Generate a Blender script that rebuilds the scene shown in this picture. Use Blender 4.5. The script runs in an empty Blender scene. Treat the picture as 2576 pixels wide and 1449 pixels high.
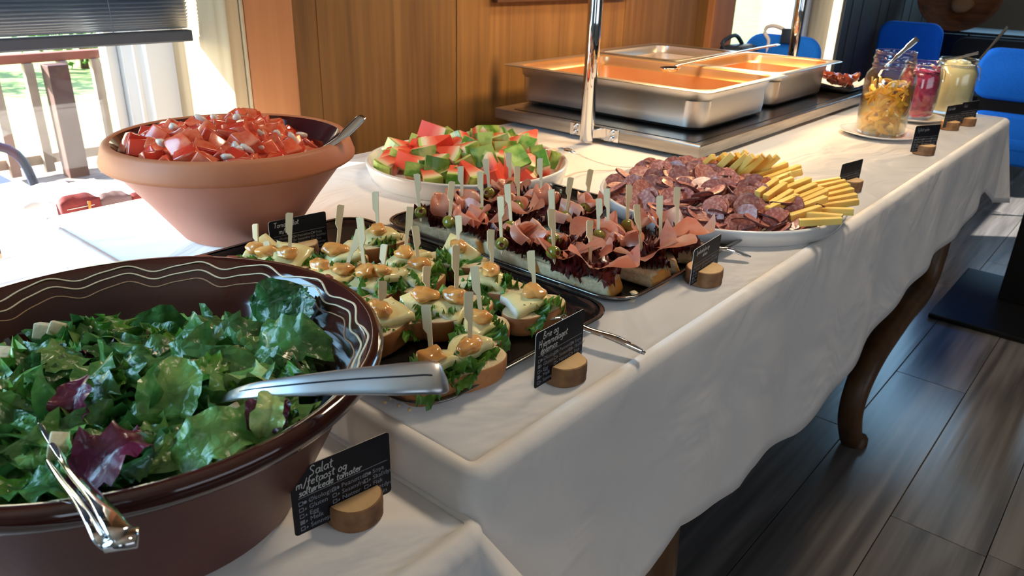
import bpy, bmesh, math, random
from math import sin, cos, pi, sqrt, radians
from mathutils import Vector, Matrix, Euler, noise
SC = bpy.context.scene
COL = SC.collection

# ---------------------------------------------------------------- camera
CAMP = Vector((0, 0, 1.14))
YAW, PIT, ROL, FPX = 0.701486933, 0.410213781, -0.0289878861, 1912.95
_f = Vector((cos(YAW)*cos(PIT), sin(YAW)*cos(PIT), -sin(PIT)))
_r = Vector((sin(YAW), -cos(YAW), 0)); _d = _f.cross(_r)
CR = _r*cos(ROL) + _d*sin(ROL); CD = -_r*sin(ROL) + _d*cos(ROL); CF = _f
cam = bpy.data.cameras.new('camera'); cam.sensor_width = 36; cam.lens = FPX/2576*36
cam.clip_start = .02; cam.clip_end = 200
cam.dof.use_dof = True; cam.dof.focus_distance = .85; cam.dof.aperture_fstop = 14
camo = bpy.data.objects.new('camera', cam); COL.objects.link(camo)
camo.matrix_world = Matrix(((CR.x, -CD.x, -CF.x, CAMP.x), (CR.y, -CD.y, -CF.y, CAMP.y), (CR.z, -CD.z, -CF.z, CAMP.z), (0, 0, 0, 1)))
SC.camera = camo
SC.view_settings.view_transform = 'Standard'; SC.view_settings.look = 'None'
SC.view_settings.gamma = 1; SC.view_settings.use_curve_mapping = False
SC.view_settings.exposure = 0.0

def ray(px, py): return CR*((px-1288)/FPX) + CD*((py-724.5)/FPX) + CF
def at(px, py, z): d = ray(px, py); return CAMP + d*((z-CAMP.z)/d.z)
def atx(px, py, x): d = ray(px, py); return CAMP + d*(x/d.x)
def aty(px, py, y): d = ray(px, py); return CAMP + d*(y/d.y)
def depth(p): return (p-CAMP).dot(CF)
def atd(px, py, dep): return CAMP + ray(px, py)*dep

# ---------------------------------------------------------------- sky, sun, lights
w = bpy.data.worlds.new('sky'); SC.world = w; w.use_nodes = True
nt = w.node_tree; nt.nodes.clear()
sky = nt.nodes.new('ShaderNodeTexSky'); sky.sky_type = 'NISHITA'; sky.sun_disc = False
sky.sun_elevation = radians(28); sky.sun_rotation = radians(-39); sky.altitude = 200
bg = nt.nodes.new('ShaderNodeBackground'); bg.inputs[1].default_value = 0.7
ow = nt.nodes.new('ShaderNodeOutputWorld')
nt.links.new(sky.outputs[0], bg.inputs[0]); nt.links.new(bg.outputs[0], ow.inputs[0])

def light(name, kind, loc, energy, color, size=None, sizey=None, aim=None, **k):
    l = bpy.data.lights.new(name, kind); l.energy = energy; l.color = color
    if size and kind == 'AREA':
        l.size = size
        if sizey: l.shape = 'RECTANGLE'; l.size_y = sizey
    for a, b in k.items(): setattr(l, a, b)
    o = bpy.data.objects.new(name, l); COL.objects.link(o); o.location = loc
    if aim is not None:
        o.rotation_euler = (Vector(aim)).to_track_quat('-Z', 'Y').to_euler()
    return o
SUND = Vector((.8, -1, -.68))
light('sun', 'SUN', (-3, 6, 6), 30, (1, .95, .86), aim=SUND, angle=radians(.6))
# daylight of the windows that the picture does not show, plus an added fill
light('daylight_left', 'AREA', (-.95, 1.36, 1.35), 66, (.38, .70, 1), 1.7, 1.0, aim=(.22, -1, -.5))
light('daylight_end', 'AREA', (6.42, .78, 1.85), 30, (.36, .68, 1), 1.25, 1.3, aim=(-1, -.05, -.10))
light('daylight_side', 'AREA', (.8, -4.0, 1.5), 22, (.80, .86, 1), 3.4, 1.3, aim=(0, 1, -.12))
light('fill_near', 'AREA', (-2.9, -2.2, 1.5), 20, (.70, .84, 1), 1.8, 1.2, aim=(1, .45, -.1))  # added fill to brighten the blue chair, no known window there
# warm ceiling lamp
light('ceiling_light', 'SPOT', (1.72, .42, 2.42), 100, (1, .80, .57), aim=(0, 0, -1), spot_size=radians(122), spot_blend=.75, shadow_soft_size=.2)

# ---------------------------------------------------------------- helpers
def S(r, g, b):
    f = lambda c: (c/255)/12.92 if c/255 <= .04045 else ((c/255+.055)/1.055)**2.4
    return (f(r), f(g), f(b), 1)
_M = {}
def nodes(name):
    m = bpy.data.materials.new(name); m.use_nodes = True
    t = m.node_tree; b = t.nodes['Principled BSDF']
    return m, t, b
def mat(name, c, rough=.5, metal=0, c2=None, scale=30, stretch=(1, 1, 1), coord='Object', bump=0, bscale=None,
        rand=0, trans=0, coat=0, spec=.5, lo=.35, hi=.65, detail=4, sss=0, vein=0):
    if name in _M: return _M[name]
    m, t, b = nodes(name); N = t.nodes.new; L = t.links.new
    b.inputs['Roughness'].default_value = rough; b.inputs['Metallic'].default_value = metal
    b.inputs['Specular IOR Level'].default_value = spec
    b.inputs['Coat Weight'].default_value = coat; b.inputs['Coat Roughness'].default_value = .08
    b.inputs['Base Color'].default_value = c
    if sss:
        b.inputs['Subsurface Weight'].default_value = sss; b.inputs['Subsurface Radius'].default_value = (.012, .006, .003)
        b.inputs['Subsurface Scale'].default_value = 1
    out = None
    tc = N('ShaderNodeTexCoord'); mp = N('ShaderNodeMapping'); mp.inputs['Scale'].default_value = stretch
    L(tc.outputs[coord], mp.inputs[0]); vec = mp.outputs[0]
    oi = N('ShaderNodeObjectInfo')
    if rand:
        ad = N('ShaderNodeVectorMath'); ad.operation = 'ADD'; sc = N('ShaderNodeVectorMath'); sc.operation = 'SCALE'
        sc.inputs[0].default_value = (13, 7, 5); L(oi.outputs['Random'], sc.inputs['Scale'])
        L(vec, ad.inputs[0]); L(sc.outputs[0], ad.inputs[1]); vec = ad.outputs[0]
    if c2:
        nz = N('ShaderNodeTexNoise'); nz.inputs['Scale'].default_value = scale; nz.inputs['Detail'].default_value = detail
        L(vec, nz.inputs['Vector'])
        rp = N('ShaderNodeValToRGB'); rp.color_ramp.elements[0].position = lo; rp.color_ramp.elements[1].position = hi
        rp.color_ramp.elements[0].color = c; rp.color_ramp.elements[1].color = c2
        L(nz.outputs['Fac'], rp.inputs[0]); out = rp.outputs[0]
    if rand:
        hs = N('ShaderNodeHueSaturation'); mr = N('ShaderNodeMapRange')
        mr.inputs[3].default_value = 1-rand; mr.inputs[4].default_value = 1+rand
        L(oi.outputs['Random'], mr.inputs[0]); L(mr.outputs[0], hs.inputs['Value'])
        if out: L(out, hs.inputs['Color'])
        else: hs.inputs['Color'].default_value = c
        out = hs.outputs[0]
    if out: L(out, b.inputs['Base Color'])
    if bump:
        nb = N('ShaderNodeTexNoise'); nb.inputs['Scale'].default_value = bscale or scale; nb.inputs['Detail'].default_value = 5
        L(vec, nb.inputs['Vector'])
        bp = N('ShaderNodeBump'); bp.inputs['Strength'].default_value = bump; bp.inputs['Distance'].default_value = .002
        hh = nb.outputs['Fac']
        if vein:
            vo = N('ShaderNodeTexVoronoi'); vo.feature = 'DISTANCE_TO_EDGE'; vo.inputs['Scale'].default_value = vein; L(vec, vo.inputs['Vector'])
            m2 = N('ShaderNodeMath'); m2.operation = 'MULTIPLY_ADD'; m2.inputs[1].default_value = 1.4; L(vo.outputs['Distance'], m2.inputs[0]); L(hh, m2.inputs[2]); hh = m2.outputs[0]
        L(hh, bp.inputs['Height']); L(bp.outputs[0], b.inputs['Normal'])
    if trans:
        tr = N('ShaderNodeBsdfTranslucent'); mx = N('ShaderNodeMixShader'); mx.inputs[0].default_value = trans
        if out: L(out, tr.inputs[0])
        else: tr.inputs[0].default_value = c
        L(b.outputs[0], mx.inputs[1]); L(tr.outputs[0], mx.inputs[2]); L(mx.outputs[0], t.nodes['Material Output'].inputs[0])
    _M[name] = m; return m
def glass(name, tint=(1, 1, 1, 1), amount=1.0):
    if name in _M: return _M[name]
    m, t, b = nodes(name); t.nodes.remove(b); N = t.nodes.new; L = t.links.new
    lw = N('ShaderNodeLayerWeight'); pw = N('ShaderNodeMath'); pw.operation = 'POWER'; pw.inputs[1].default_value = 3.2; L(lw.outputs['Facing'], pw.inputs[0]); fr = N('ShaderNodeMath'); fr.operation = 'MULTIPLY_ADD'; fr.inputs[1].default_value = .62; fr.inputs[2].default_value = .04; L(pw.outputs[0], fr.inputs[0])
    ml = N('ShaderNodeMath'); ml.operation = 'MULTIPLY'; ml.inputs[1].default_value = amount; L(fr.outputs[0], ml.inputs[0])
    a = N('ShaderNodeBsdfTransparent'); a.inputs[0].default_value = tint
    g = N('ShaderNodeBsdfGlossy'); g.inputs['Roughness'].default_value = .03
    x = N('ShaderNodeMixShader'); L(ml.outputs[0], x.inputs[0]); L(a.outputs[0], x.inputs[1]); L(g.outputs[0], x.inputs[2])
    L(x.outputs[0], t.nodes['Material Output'].inputs[0]); _M[name] = m; return m

class Mb:
    def __init__(s): s.v = []; s.f = []; s.m = []
    def add(s, v, f, mi=0, M=None):
        o = len(s.v)
        s.v += [M @ Vector(p) for p in v] if M is not None else [Vector(p) for p in v]
        s.f += [tuple(i+o for i in q) for q in f]; s.m += [mi]*len(f); return s
    def mesh(s, name, mats, off=Vector((0, 0, 0)), smooth=True):
        me = bpy.data.meshes.new(name); me.from_pydata([tuple(p-off) for p in s.v], [], s.f)
        for m in (mats if isinstance(mats, (list, tuple)) else [mats]): me.materials.append(m)
        if len(set(s.m)) > 1: me.polygons.foreach_set('material_index', s.m)
        me.polygons.foreach_set('use_smooth', [smooth]*len(s.f))
        me.update(); return me
    def build(s, name, mats, parent=None, smooth=True, world=True, auto=None):
        if parent is None:
            lo = Vector([min(p[i] for p in s.v) for i in range(3)]); hi = Vector([max(p[i] for p in s.v) for i in range(3)])
            off = Vector(((lo.x+hi.x)/2, (lo.y+hi.y)/2, lo.z))
        else: off = wloc(parent) if world else Vector((0, 0, 0))
        me = s.mesh(name, mats, off, smooth)
        if auto:
            me.set_sharp_from_angle(angle=radians(auto))
        o = bpy.data.objects.new(name, me); COL.objects.link(o)
        if parent is None: o.location = off
        else: o.parent = parent
        return o
def wloc(o):
    l = Vector((0, 0, 0))
    while o is not None: l = l + o.location; o = o.parent
    return l
def tag(o, label=None, cat=None, group=None, kind=None):
    if label: o['label'] = label
    if cat: o['category'] = cat
    if group: o['group'] = group
    if kind: o['kind'] = kind
    return o
def thing(name, label, cat, loc, group=None, rot=(0, 0, 0)):
    o = bpy.data.objects.new(name, None); COL.objects.link(o); o.location = loc; o.rotation_euler = rot
    o.empty_display_size = .02
    return tag(o, label, cat, group)
def inst(me, name, parent=None, M=None):
    o = bpy.data.objects.new(name, me); COL.objects.link(o)
    if parent is not None: o.parent = parent
    if M is not None:
        l, q, s = M.decompose(); o.location = l; o.rotation_euler = q.to_euler(); o.scale = s
    return o
def dup(root, loc, rot, label=None, group=None):
    r = root.copy(); COL.objects.link(r); r.location = loc; r.rotation_euler = rot
    if label: r['label'] = label
    if group: r['group'] = group
    for ch in list(root.children):
        c = ch.copy(); COL.objects.link(c); c.parent = r
        for g in list(ch.children):
            d = g.copy(); COL.objects.link(d); d.parent = c
    return r

def box(x0, y0, z0, x1, y1, z1):
    v = [(x, y, z) for x in (x0, x1) for y in (y0, y1) for z in (z0, z1)]
    return v, [(0, 1, 3, 2), (4, 6, 7, 5), (0, 4, 5, 1), (2, 3, 7, 6), (0, 2, 6, 4), (1, 5, 7, 3)]
def bbox(x0, y0, z0, x1, y1, z1, b=.003):
    # box with chamfered edges
    bm = bmesh.new(); v, f = box(x0, y0, z0, x1, y1, z1)
    vs = [bm.verts.new(p) for p in v]
    for q in f: bm.faces.new([vs[i] for i in q])
    bmesh.ops.bevel(bm, geom=bm.edges[:], offset=b, segments=2, profile=.6, affect='EDGES')
    bm.verts.index_update()
    r = [tuple(p.co) for p in bm.verts], [tuple(p.index for p in q.verts) for q in bm.faces]
    bm.free(); return r
def loft(rings, close0=True, close1=True, wrap=True):
    n = len(rings[0]); v = [p for r in rings for p in r]; f = []
    for i in range(len(rings)-1):
        for j in range(n if wrap else n-1):
            k = (j+1) % n; f.append((i*n+j, i*n+k, (i+1)*n+k, (i+1)*n+j))
    if close0: f.append(tuple(range(n-1, -1, -1)))
    if close1: f.append(tuple((len(rings)-1)*n+j for j in range(n)))
    return v, f
def lathe(prof, n=48, c=(0, 0)):
    rings = [[(c[0]+r*cos(2*pi*j/n), c[1]+r*sin(2*pi*j/n), z) for j in range(n)] for r, z in prof]
    return loft(rings, prof[0][0] > 1e-6 and False, False) if False else loft(rings, prof[0][0] > .0005, prof[-1][0] > .0005)
def rrect(cx, cy, hx, hy, r, z, n=5):
    r = min(r, hx, hy); o = []
    for k, (sx, sy) in enumerate(((1, 1), (-1, 1), (-1, -1), (1, -1))):
        for i in range(n+1):
            a = pi/2*k + pi/2*i/n
            o.append((cx+sx*(hx-r)+r*cos(a), cy+sy*(hy-r)+r*sin(a), z))
    return o
def frames(path):
    P = [Vector(p) for p in path]; T = []
    for i in range(len(P)):
        T.append((P[min(i+1, len(P)-1)]-P[max(i-1, 0)]).normalized())
    return P, T
def ribbon(path, w, t, up=(0, 0, 1), n=10, sq=.6):
    P, T = frames(path); up = Vector(up); rings = []
    if not isinstance(w, (list, tuple)): w = [w]*len(P)
    if not isinstance(t, (list, tuple)): t = [t]*len(P)
    for i in range(len(P)):
        s = T[i].cross(up)
        if s.length < 1e-4: s = T[i].cross(Vector((1, 0.2, 0)))
        s.normalize(); u = s.cross(T[i]); R = []
        for j in range(n):
            a = 2*pi*j/n; ca, sa = cos(a), sin(a)
            R.append(tuple(P[i] + s*(w[i]/2*math.copysign(abs(ca)**sq, ca)) + u*(t[i]/2*math.copysign(abs(sa)**sq, sa))))
        rings.append(R)
    return loft(rings)
def tube(path, r, n=8): 
    d = [2*x for x in r] if isinstance(r, (list, tuple)) else 2*r
    return ribbon(path, d, d, n=n, sq=1)
def spline(pts, n=6):
    P = [Vector(p) for p in pts]; o = []
    for i in range(len(P)-1):
        a, b, c, d = P[max(i-1, 0)], P[i], P[i+1], P[min(i+2, len(P)-1)]
        for k in range(n):
            t = k/n; o.append(.5*((2*b)+(c-a)*t+(2*a-5*b+4*c-d)*t*t+(3*b-a-3*c+d)*t**3))
    o.append(P[-1]); return o
def blob(seed, r=1.0, amp=.25, freq=1.6, sub=2):
    bm = bmesh.new(); bmesh.ops.create_icosphere(bm, subdivisions=sub, radius=1); o = Vector((seed*3.1, seed*1.7, seed*.9))
    for v in bm.verts: v.co *= r*(1+amp*noise.noise(v.co*freq+o))
    bm.verts.index_update()
    q = [tuple(v.co) for v in bm.verts], [tuple(v.index for v in f.verts) for f in bm.faces]; bm.free(); return q
def TRS(loc, rot=(0, 0, 0), s=(1, 1, 1)):
    if not isinstance(s, (tuple, list, Vector)): s = (s, s, s)
    return Matrix.LocRotScale(Vector(loc), Euler(rot), Vector(s))
def orient(loc, nrm, spin, s=1.0):
    q = Vector(nrm).to_track_quat('Z', 'Y').to_matrix().to_4x4() @ Matrix.Rotation(spin, 4, 'Z')
    return Matrix.Translation(Vector(loc)) @ q @ Matrix.Diagonal(Vector((s, s, s, 1)))
TT = .75          # top of the higher table
TL = .711         # top of the lower table
# ---------------------------------------------------------------- materials of the setting
def wood(name, c1, c2, c3, axis=2, rough=.5, scale=1.0, knots=True, rand=.12, bump=.25, amp=.02, big=.55):
    if name in _M: return _M[name]
    m, t, b = nodes(name); N = t.nodes.new; L = t.links.new
    tc = N('ShaderNodeTexCoord'); oi = N('ShaderNodeObjectInfo')
    sc = N('ShaderNodeVectorMath'); sc.operation = 'SCALE'; sc.inputs[0].default_value = (17, 9, 11); L(oi.outputs['Random'], sc.inputs['Scale'])
    ad = N('ShaderNodeVectorMath'); L(tc.outputs['Object'], ad.inputs[0]); L(sc.outputs[0], ad.inputs[1])
    st = [9*scale]*3; st[axis] = .9*scale
    mp = N('ShaderNodeMapping'); mp.inputs['Scale'].default_value = st; L(ad.outputs[0], mp.inputs[0])
    n1 = N('ShaderNodeTexNoise'); n1.inputs['Scale'].default_value = 1.0; n1.inputs['Detail'].default_value = 3; n1.inputs['Distortion'].default_value = .5
    L(mp.outputs[0], n1.inputs['Vector'])
    wv = N('ShaderNodeMath'); wv.operation = 'MULTIPLY'; wv.inputs[1].default_value = 34; L(n1.outputs['Fac'], wv.inputs[0])
    sn = N('ShaderNodeMath'); sn.operation = 'SINE'; L(wv.outputs[0], sn.inputs[0])
    st2 = [62*scale]*3; st2[axis] = 2.5*scale
    mp2 = N('ShaderNodeMapping'); mp2.inputs['Scale'].default_value = st2; L(ad.outputs[0], mp2.inputs[0])
    n2 = N('ShaderNodeTexNoise'); n2.inputs['Scale'].default_value = 1; n2.inputs['Detail'].default_value = 4; L(mp2.outputs[0], n2.inputs['Vector'])
    a1 = N('ShaderNodeMath'); a1.operation = 'MULTIPLY_ADD'; a1.inputs[1].default_value = amp; L(sn.outputs[0], a1.inputs[0])
    nm = N('ShaderNodeMix'); nm.inputs[0].default_value = big; L(n2.outputs['Fac'], nm.inputs[2]); L(n1.outputs['Fac'], nm.inputs[3]); L(nm.outputs[0], a1.inputs[2])
    rp = N('ShaderNodeValToRGB'); e = rp.color_ramp.elements; e[0].position = .33; e[0].color = c1; e[1].position = .70; e[1].color = c3
    x = e.new(.5); x.color = c2; L(a1.outputs[0], rp.inputs[0]); col = rp.outputs[0]
    if knots:
        vs = [5.2*scale]*3; vs[axis] = 1.7*scale
        mp3 = N('ShaderNodeMapping'); mp3.inputs['Scale'].default_value = vs; L(ad.outputs[0], mp3.inputs[0])
        vo = N('ShaderNodeTexVoronoi'); vo.inputs['Scale'].default_value = 1; L(mp3.outputs[0], vo.inputs['Vector'])
        kr = N('ShaderNodeValToRGB'); kr.color_ramp.elements[0].position = .05; kr.color_ramp.elements[1].position = .16
        kr.color_ramp.elements[0].color = (1, 1, 1, 1); kr.color_ramp.elements[1].color = (0, 0, 0, 1); L(vo.outputs['Distance'], kr.inputs[0])
        mx = N('ShaderNodeMix'); mx.data_type = 'RGBA'; L(kr.outputs[0], mx.inputs[0]); L(col, mx.inputs[6])
        mx.inputs[7].default_value = tuple(k*.35 for k in c1[:3])+(1,); col = mx.outputs[2]
    hs = N('ShaderNodeHueSaturation'); mr = N('ShaderNodeMapRange'); mr.inputs[3].default_value = 1-rand; mr.inputs[4].default_value = 1+rand
    L(oi.outputs['Random'], mr.inputs[0]); L(mr.outputs[0], hs.inputs['Value']); L(col, hs.inputs['Color']); L(hs.outputs[0], b.inputs['Base Color'])
    b.inputs['Roughness'].default_value = rough
    bp = N('ShaderNodeBump'); bp.inputs['Strength'].default_value = bump; bp.inputs['Distance'].default_value = .002
    L(a1.outputs[0], bp.inputs['Height']); L(bp.outputs[0], b.inputs['Normal']); _M[name] = m; return m

M_plank = wood('pine_wall', S(98, 67, 32), S(122, 87, 43), S(140, 103, 56), 2, .55)
M_plank_shade = wood('shaded_wall', S(48, 39, 30), S(62, 50, 38), S(72, 59, 46), 2, .6)  # far boards of the same wall, their shade put into a darker colour
M_post = wood('orange_timber', S(158, 104, 64), S(170, 116, 74), S(178, 126, 84), 2, .6, .7, False, .04)
M_rev = wood('pale_timber', S(150, 128, 96), S(178, 160, 128), S(190, 176, 148), 2, .6, .7, True, .05)
M_floor = wood('floor_oak', S(74, 72, 72), S(96, 93, 92), S(118, 115, 114), 0, .22, .55, False, .10, .3, amp=.09, big=.3)
M_white = mat('white_paint', S(206, 212, 214), .4)
M_plaster = mat('plaster', S(150, 138, 124), .8, c2=S(138, 128, 114), scale=6)
M_glass = glass('window_glass', (1, 1, 1, 1), .8)
WY = 1.45                              # room face of the window wall
# ---------------------------------------------------------------- floor
fl = tag(Mb().add(*box(-3, -4.2, -.06, 6.5, 1.7, -.012)).build('floor', mat('floor_base', S(28, 26, 25), .8), smooth=False), kind='structure')
rg = random.Random(3); PW = .1935
pv, pf = bbox(0, .0008, -.0115, 1.2985, PW-.0008, 0, .0012)
pm = [None]
me0 = Mb().add(pv, pf).mesh('plank', M_floor, smooth=False)
offs = {0: 1.626-1.3, 1: 2.35-1.3}
for row in range(-9, 8):
    y0 = .0345+PW*row; x0 = {0: .326, 1: 1.05}.get(row, rg.uniform(0, 1.3))
    if row == 2: x0 = .62
    for k in range(-1, 5):
        x = x0+1.3*k
        if x > 5.2 or x < -1.3: continue
        o = inst(me0, 'plank', fl); o.location = Vector((x, y0, 0))-wloc(fl)
ce = tag(Mb().add(*box(-3, -4.2, 2.5, 6.5, 1.7, 2.56)).build('ceiling', mat('ceiling_board', S(196, 176, 150), .8), smooth=False), kind='structure')
# ---------------------------------------------------------------- window wall
X0 = aty(590, 200, WY).x               # right reveal of the first window
XA = aty(578, 100, WY).x; XB = aty(712, 140, WY).x
XC = aty(1775, 60, WY).x; XD = aty(1828, 60, WY).x; XE = aty(2090, 75, WY).x
WD = .33
SILL = .60
wb = Mb()
wb.add(*box(-3, WY+.025, 0, XA, WY+WD, SILL-.03)); wb.add(*box(-3, WY+.025, 1.75, XA, WY+WD, 2.5))
wb.add(*box(XA, WY+.025, 0, XD, WY+WD, 2.5)); wb.add(*box(XD, WY+.025, 0, XE, WY+WD, .60)); wb.add(*box(XD, WY+.025, 1.75, XE, WY+WD, 2.5))
wb.add(*box(XE, WY+.025, 0, 6.5, WY+WD, 2.5)); wb.add(*box(-3, WY+.025, SILL-.03, -1.9, WY+WD, 1.75))
wall = tag(wb.build('wall_back', mat('wall_core', S(70, 55, 40), .8), smooth=False), kind='structure')
def plank(x0, x1, z0, z1, m, pro=0, parent=wall):
    Mb().add(*bbox(x0, WY-pro, z0, x1, WY+.024, z1, .0007)).build('plank', m, parent, smooth=False)
js = [XB]+[aty(p, 150, WY).x for p in (804, 994, 1148, 1281, 1405, 1562, 1680, 1775)]
pr = [.000, .0015, .000, .003, .0015, .000, .002, .001]
for i in range(8): plank(js[i], js[i+1], 0, 2.5, M_plank, pr[i])
x = XE+.10; i = 0
while x < 6.4:
    plank(x, x+.16, 0, 2.5, M_plank_shade, (i % 3)*.003); x += .16; i += 1
x = -2.95
while x < XA-.1: plank(x, min(x+.16, XA), 0, SILL-.03, M_plank); x += .16
# upright timbers beside the windows
t1 = tag(Mb().add(*bbox(XA+.008, WY-.05, 0, XB, WY+.02, 2.5, .006)).build('trim_1', M_post, smooth=False), kind='structure')
t2 = tag(Mb().add(*bbox(XC, WY-.03, 0, XD, WY+.1, 2.5, .006)).build('trim_2', M_post, smooth=False), kind='structure')
t3 = tag(Mb().add(*bbox(XE, WY-.01, 0, XE+.1, WY+.05, 2.5, .006)).build('trim_3', M_plank_shade, smooth=False), kind='structure')
# reveal boards of both windows
def reveal(n, xr, zb):
    o = Mb().add(*bbox(xr-.028, WY-.045, zb, xr, WY+WD, 1.75, .002)).build('trim_%d' % n, M_rev, smooth=False); tag(o, kind='structure')
    Mb().add(*bbox(xr+.001, WY-.05, zb, xr+.007, WY-.001, 1.75, .002)).build('cover_strip', M_rev, o, smooth=False)
    return o
reveal(4, XA, SILL); reveal(5, XE, .60)
tag(Mb().add(*bbox(-1.9, 1.30, SILL-.03, X0-.02, WY+WD, SILL, .004)).add(*bbox(X0-.02, 1.30, SILL-.03, XB+.05, WY-.052, SILL, .004)).build('trim_6', mat('sill_wood', S(128, 96, 66), .6, c2=S(112, 82, 54), scale=14), smooth=False), kind='structure')   # deep sill, dark to cut bounce; hidden right part added to block sun
tag(Mb().add(*bbox(XD, WY-.02, .57, XE, WY+WD, .60, .004)).build('trim_7', M_white, smooth=False), kind='structure')
def window(n, x0, x1, z0, z1, y, fw, jl):
    m = Mb()
    m.add(*bbox(x0, y, z0, x1, y+.06, z0+.06)); m.add(*bbox(x0, y, z1-.06, x1, y+.06, z1)); m.add(*bbox(x0, y, z0, x0+jl, y+.06, z1))
    m.add(*bbox(x1-fw, y, z0, x1, y+.06, z1)); m.add(*bbox(x1-fw-.022, y+.022, z0+.03, x1-fw, y+.06, z1-.03)); m.add(*bbox(x1-fw*.45, y-.02, z0, x1, y+.02, z1, .006))
    o = tag(m.build('window_%d' % n, M_white, smooth=False), kind='structure')
    Mb().add(*box(x0+.02, y+.035, z0+.03, x1-fw+.005, y+.039, z1-.03)).build('pane', M_glass, o, smooth=False)
    Mb().add(*bbox(x1-fw-.0225, y+.03, z0+.06, x1-fw-.0165, y+.034, z1-.06, .001)).build('gasket', mat('gasket', S(96, 190, 214), .3), o, smooth=False)
    return o
XG = aty(318, 220, WY+.245).x
window(1, -1.9, XG+.028, SILL, 1.75, WY+.238, .028, .06)
jb_ = Mb().add(*loft([[(XA-.026, WY+.182, z), (XA-.026, WY+.325, z), (XG, WY+.325, z), (XG, WY+.240, z), (XG+.03, WY+.212, z), (XG+.034, WY+.200, z)][::-1] for z in (SILL, 1.75)])).build('trim_8', M_white, smooth=False); tag(jb_, kind='structure')
window(2, XD, XE-.028, .60, 1.75, WY+.13, .10, .05)
# other walls (outside the picture)
tag(Mb().add(*box(6.5, -4.3, 0, 6.6, 1.7, 2.5)).build('wall_far', M_plaster, smooth=False), kind='structure')
tag(Mb().add(*box(-3, -4.3, 0, 6.5, -4.2, 2.5)).build('wall_front', M_plaster, smooth=False), kind='structure')
tag(Mb().add(*box(-3.1, -4.3, 0, -3, 1.7, 2.5)).build('wall_near', M_plaster, smooth=False), kind='structure')
# picture frame whose lower edge dips into the view, and a patch let into the boards
a = aty(1232, 6, WY); b2 = aty(1455, 2, WY)
fr = thing('picture_frame', 'dark brown picture frame hung on the pine wall above the steel pans', 'picture', (a.x, WY-.02, a.z))
Mb().add(*bbox(a.x, WY-.028, a.z, b2.x+.25, WY-.008, a.z+.03)).add(*bbox(a.x, WY-.028, a.z+.03, a.x+.03, WY-.008, a.z+.4)).add(*bbox(b2.x+.22, WY-.028, a.z+.03, b2.x+.25, WY-.008, a.z+.4)).add(*bbox(a.x+.03, WY-.028, a.z+.37, b2.x+.22, WY-.008, a.z+.4)).build('frame', mat('frame_brown', S(78, 44, 22), .45), fr, smooth=False)
Mb().add(*box(a.x+.03, WY-.02, a.z+.03, b2.x+.22, WY-.012, a.z+.37)).build('print', mat('print_cream', S(190, 170, 140), .7, c2=S(150, 130, 100), scale=5), fr, smooth=False)
# ---------------------------------------------------------------- venetian blind
BY = WY+.075
zb = aty(440, 105, BY).z; bx1 = XA-.03-.012; bx0 = -1.85
bl = thing('window_blind', 'black venetian blind half lowered in the left window', 'blind', (0, BY, zb))
MB = mat('blind_black', S(48, 62, 80), .3)
Mb().add(*bbox(bx0, BY-.012, zb, bx1, BY+.012, zb+.022, .003)).build('bottom_rail', mat('blind_rail', S(62, 66, 74), .4), bl, smooth=False)
z = zb+.0255; k = 0; sm = None
while z < 1.66:
    tl = radians(54 if k > 15 else 14+2.5*k); hw = .0085
    if sm is None: sm = {}
    key = min(k, 16)
    if key not in sm:
        R = [[], []]
        for sgn in range(5):
            u = (sgn/4*2-1)*hw; c = .0013*(1-(u/hw)**2)
            R[0].append((bx0, -u*cos(tl)+c*sin(tl)*-1, u*sin(tl)+c*cos(tl))); R[1].append((bx1, -u*cos(tl)-c*sin(tl), u*sin(tl)+c*cos(tl)))
        v, f = loft(R, False, False, False)
        sm[key] = Mb().add(v, f).mesh('slat', MB)
    o = inst(sm[key], 'slat', bl); o.location = (0, 0, z-zb)
    z += .0027+min(k, 16)*.00053; k += 1
for sx in (aty(275, 60, BY).x, -.4, -1.3): Mb().add(*tube([(sx, BY-.0105, zb+.02), (sx, BY-.0105, 1.68)], .0008, 6)).build('cord', mat('blind_cord', S(70, 80, 92), .6), bl)
# ---------------------------------------------------------------- outside the window
DZ = -.14
og = tag(Mb().add(*box(-25, 5.4, DZ-.5, 40, 60, DZ-.35)).build('lawn', mat('lawn_green', S(128, 158, 92), .9, c2=S(150, 176, 110), scale=3), smooth=False), kind='structure')
dk = tag(Mb().add(*box(-4, 1.79, DZ-.12, 9, 5.3, DZ-.03)).build('deck', mat('deck_dark', S(60, 56, 52), .8), smooth=False), kind='structure')
M_deck = wood('deck_boards', S(130, 122, 114), S(158, 150, 140), S(176, 168, 158), 0, .7, .6, False)
dm = Mb().add(*bbox(-4, 0, -.03, 9, .112, 0, .003)).mesh('deck_board', M_deck, smooth=False)
for i in range(30): o = inst(dm, 'deck_board', dk); o.location = Vector((0, 1.80+i*.118, DZ))-wloc(dk)
RY = 5.05
M_pk = mat('picket_paint', S(176, 160, 140), .6, c2=S(160, 144, 124), scale=8)
zt = aty(150, 152, RY).z
rl = thing('deck_railing', 'wooden deck railing with pale pickets and reddish handrail outside the left window', 'railing', (1.2, RY, DZ))
hz0 = aty(140, 139, RY).z
Mb().add(*bbox(-4, RY-.03, zt, 9, RY+.05, max(hz0, zt+.05), .006)).build('handrail', mat('handrail_red', S(150, 88, 70), .6), rl, smooth=False)
Mb().add(*bbox(-4, RY, DZ+.06, 9, RY+.04, DZ+.12, .004)).build('bottom_rail', M_pk, rl, smooth=False)
pk = Mb().add(*bbox(-.026, -.02, DZ+.02, .026, .02, zt, .003)).mesh('picket', M_pk, smooth=False)
xs = [aty(p, 300, RY).x for p in (30, 100, 250)]; dxp = .185
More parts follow.
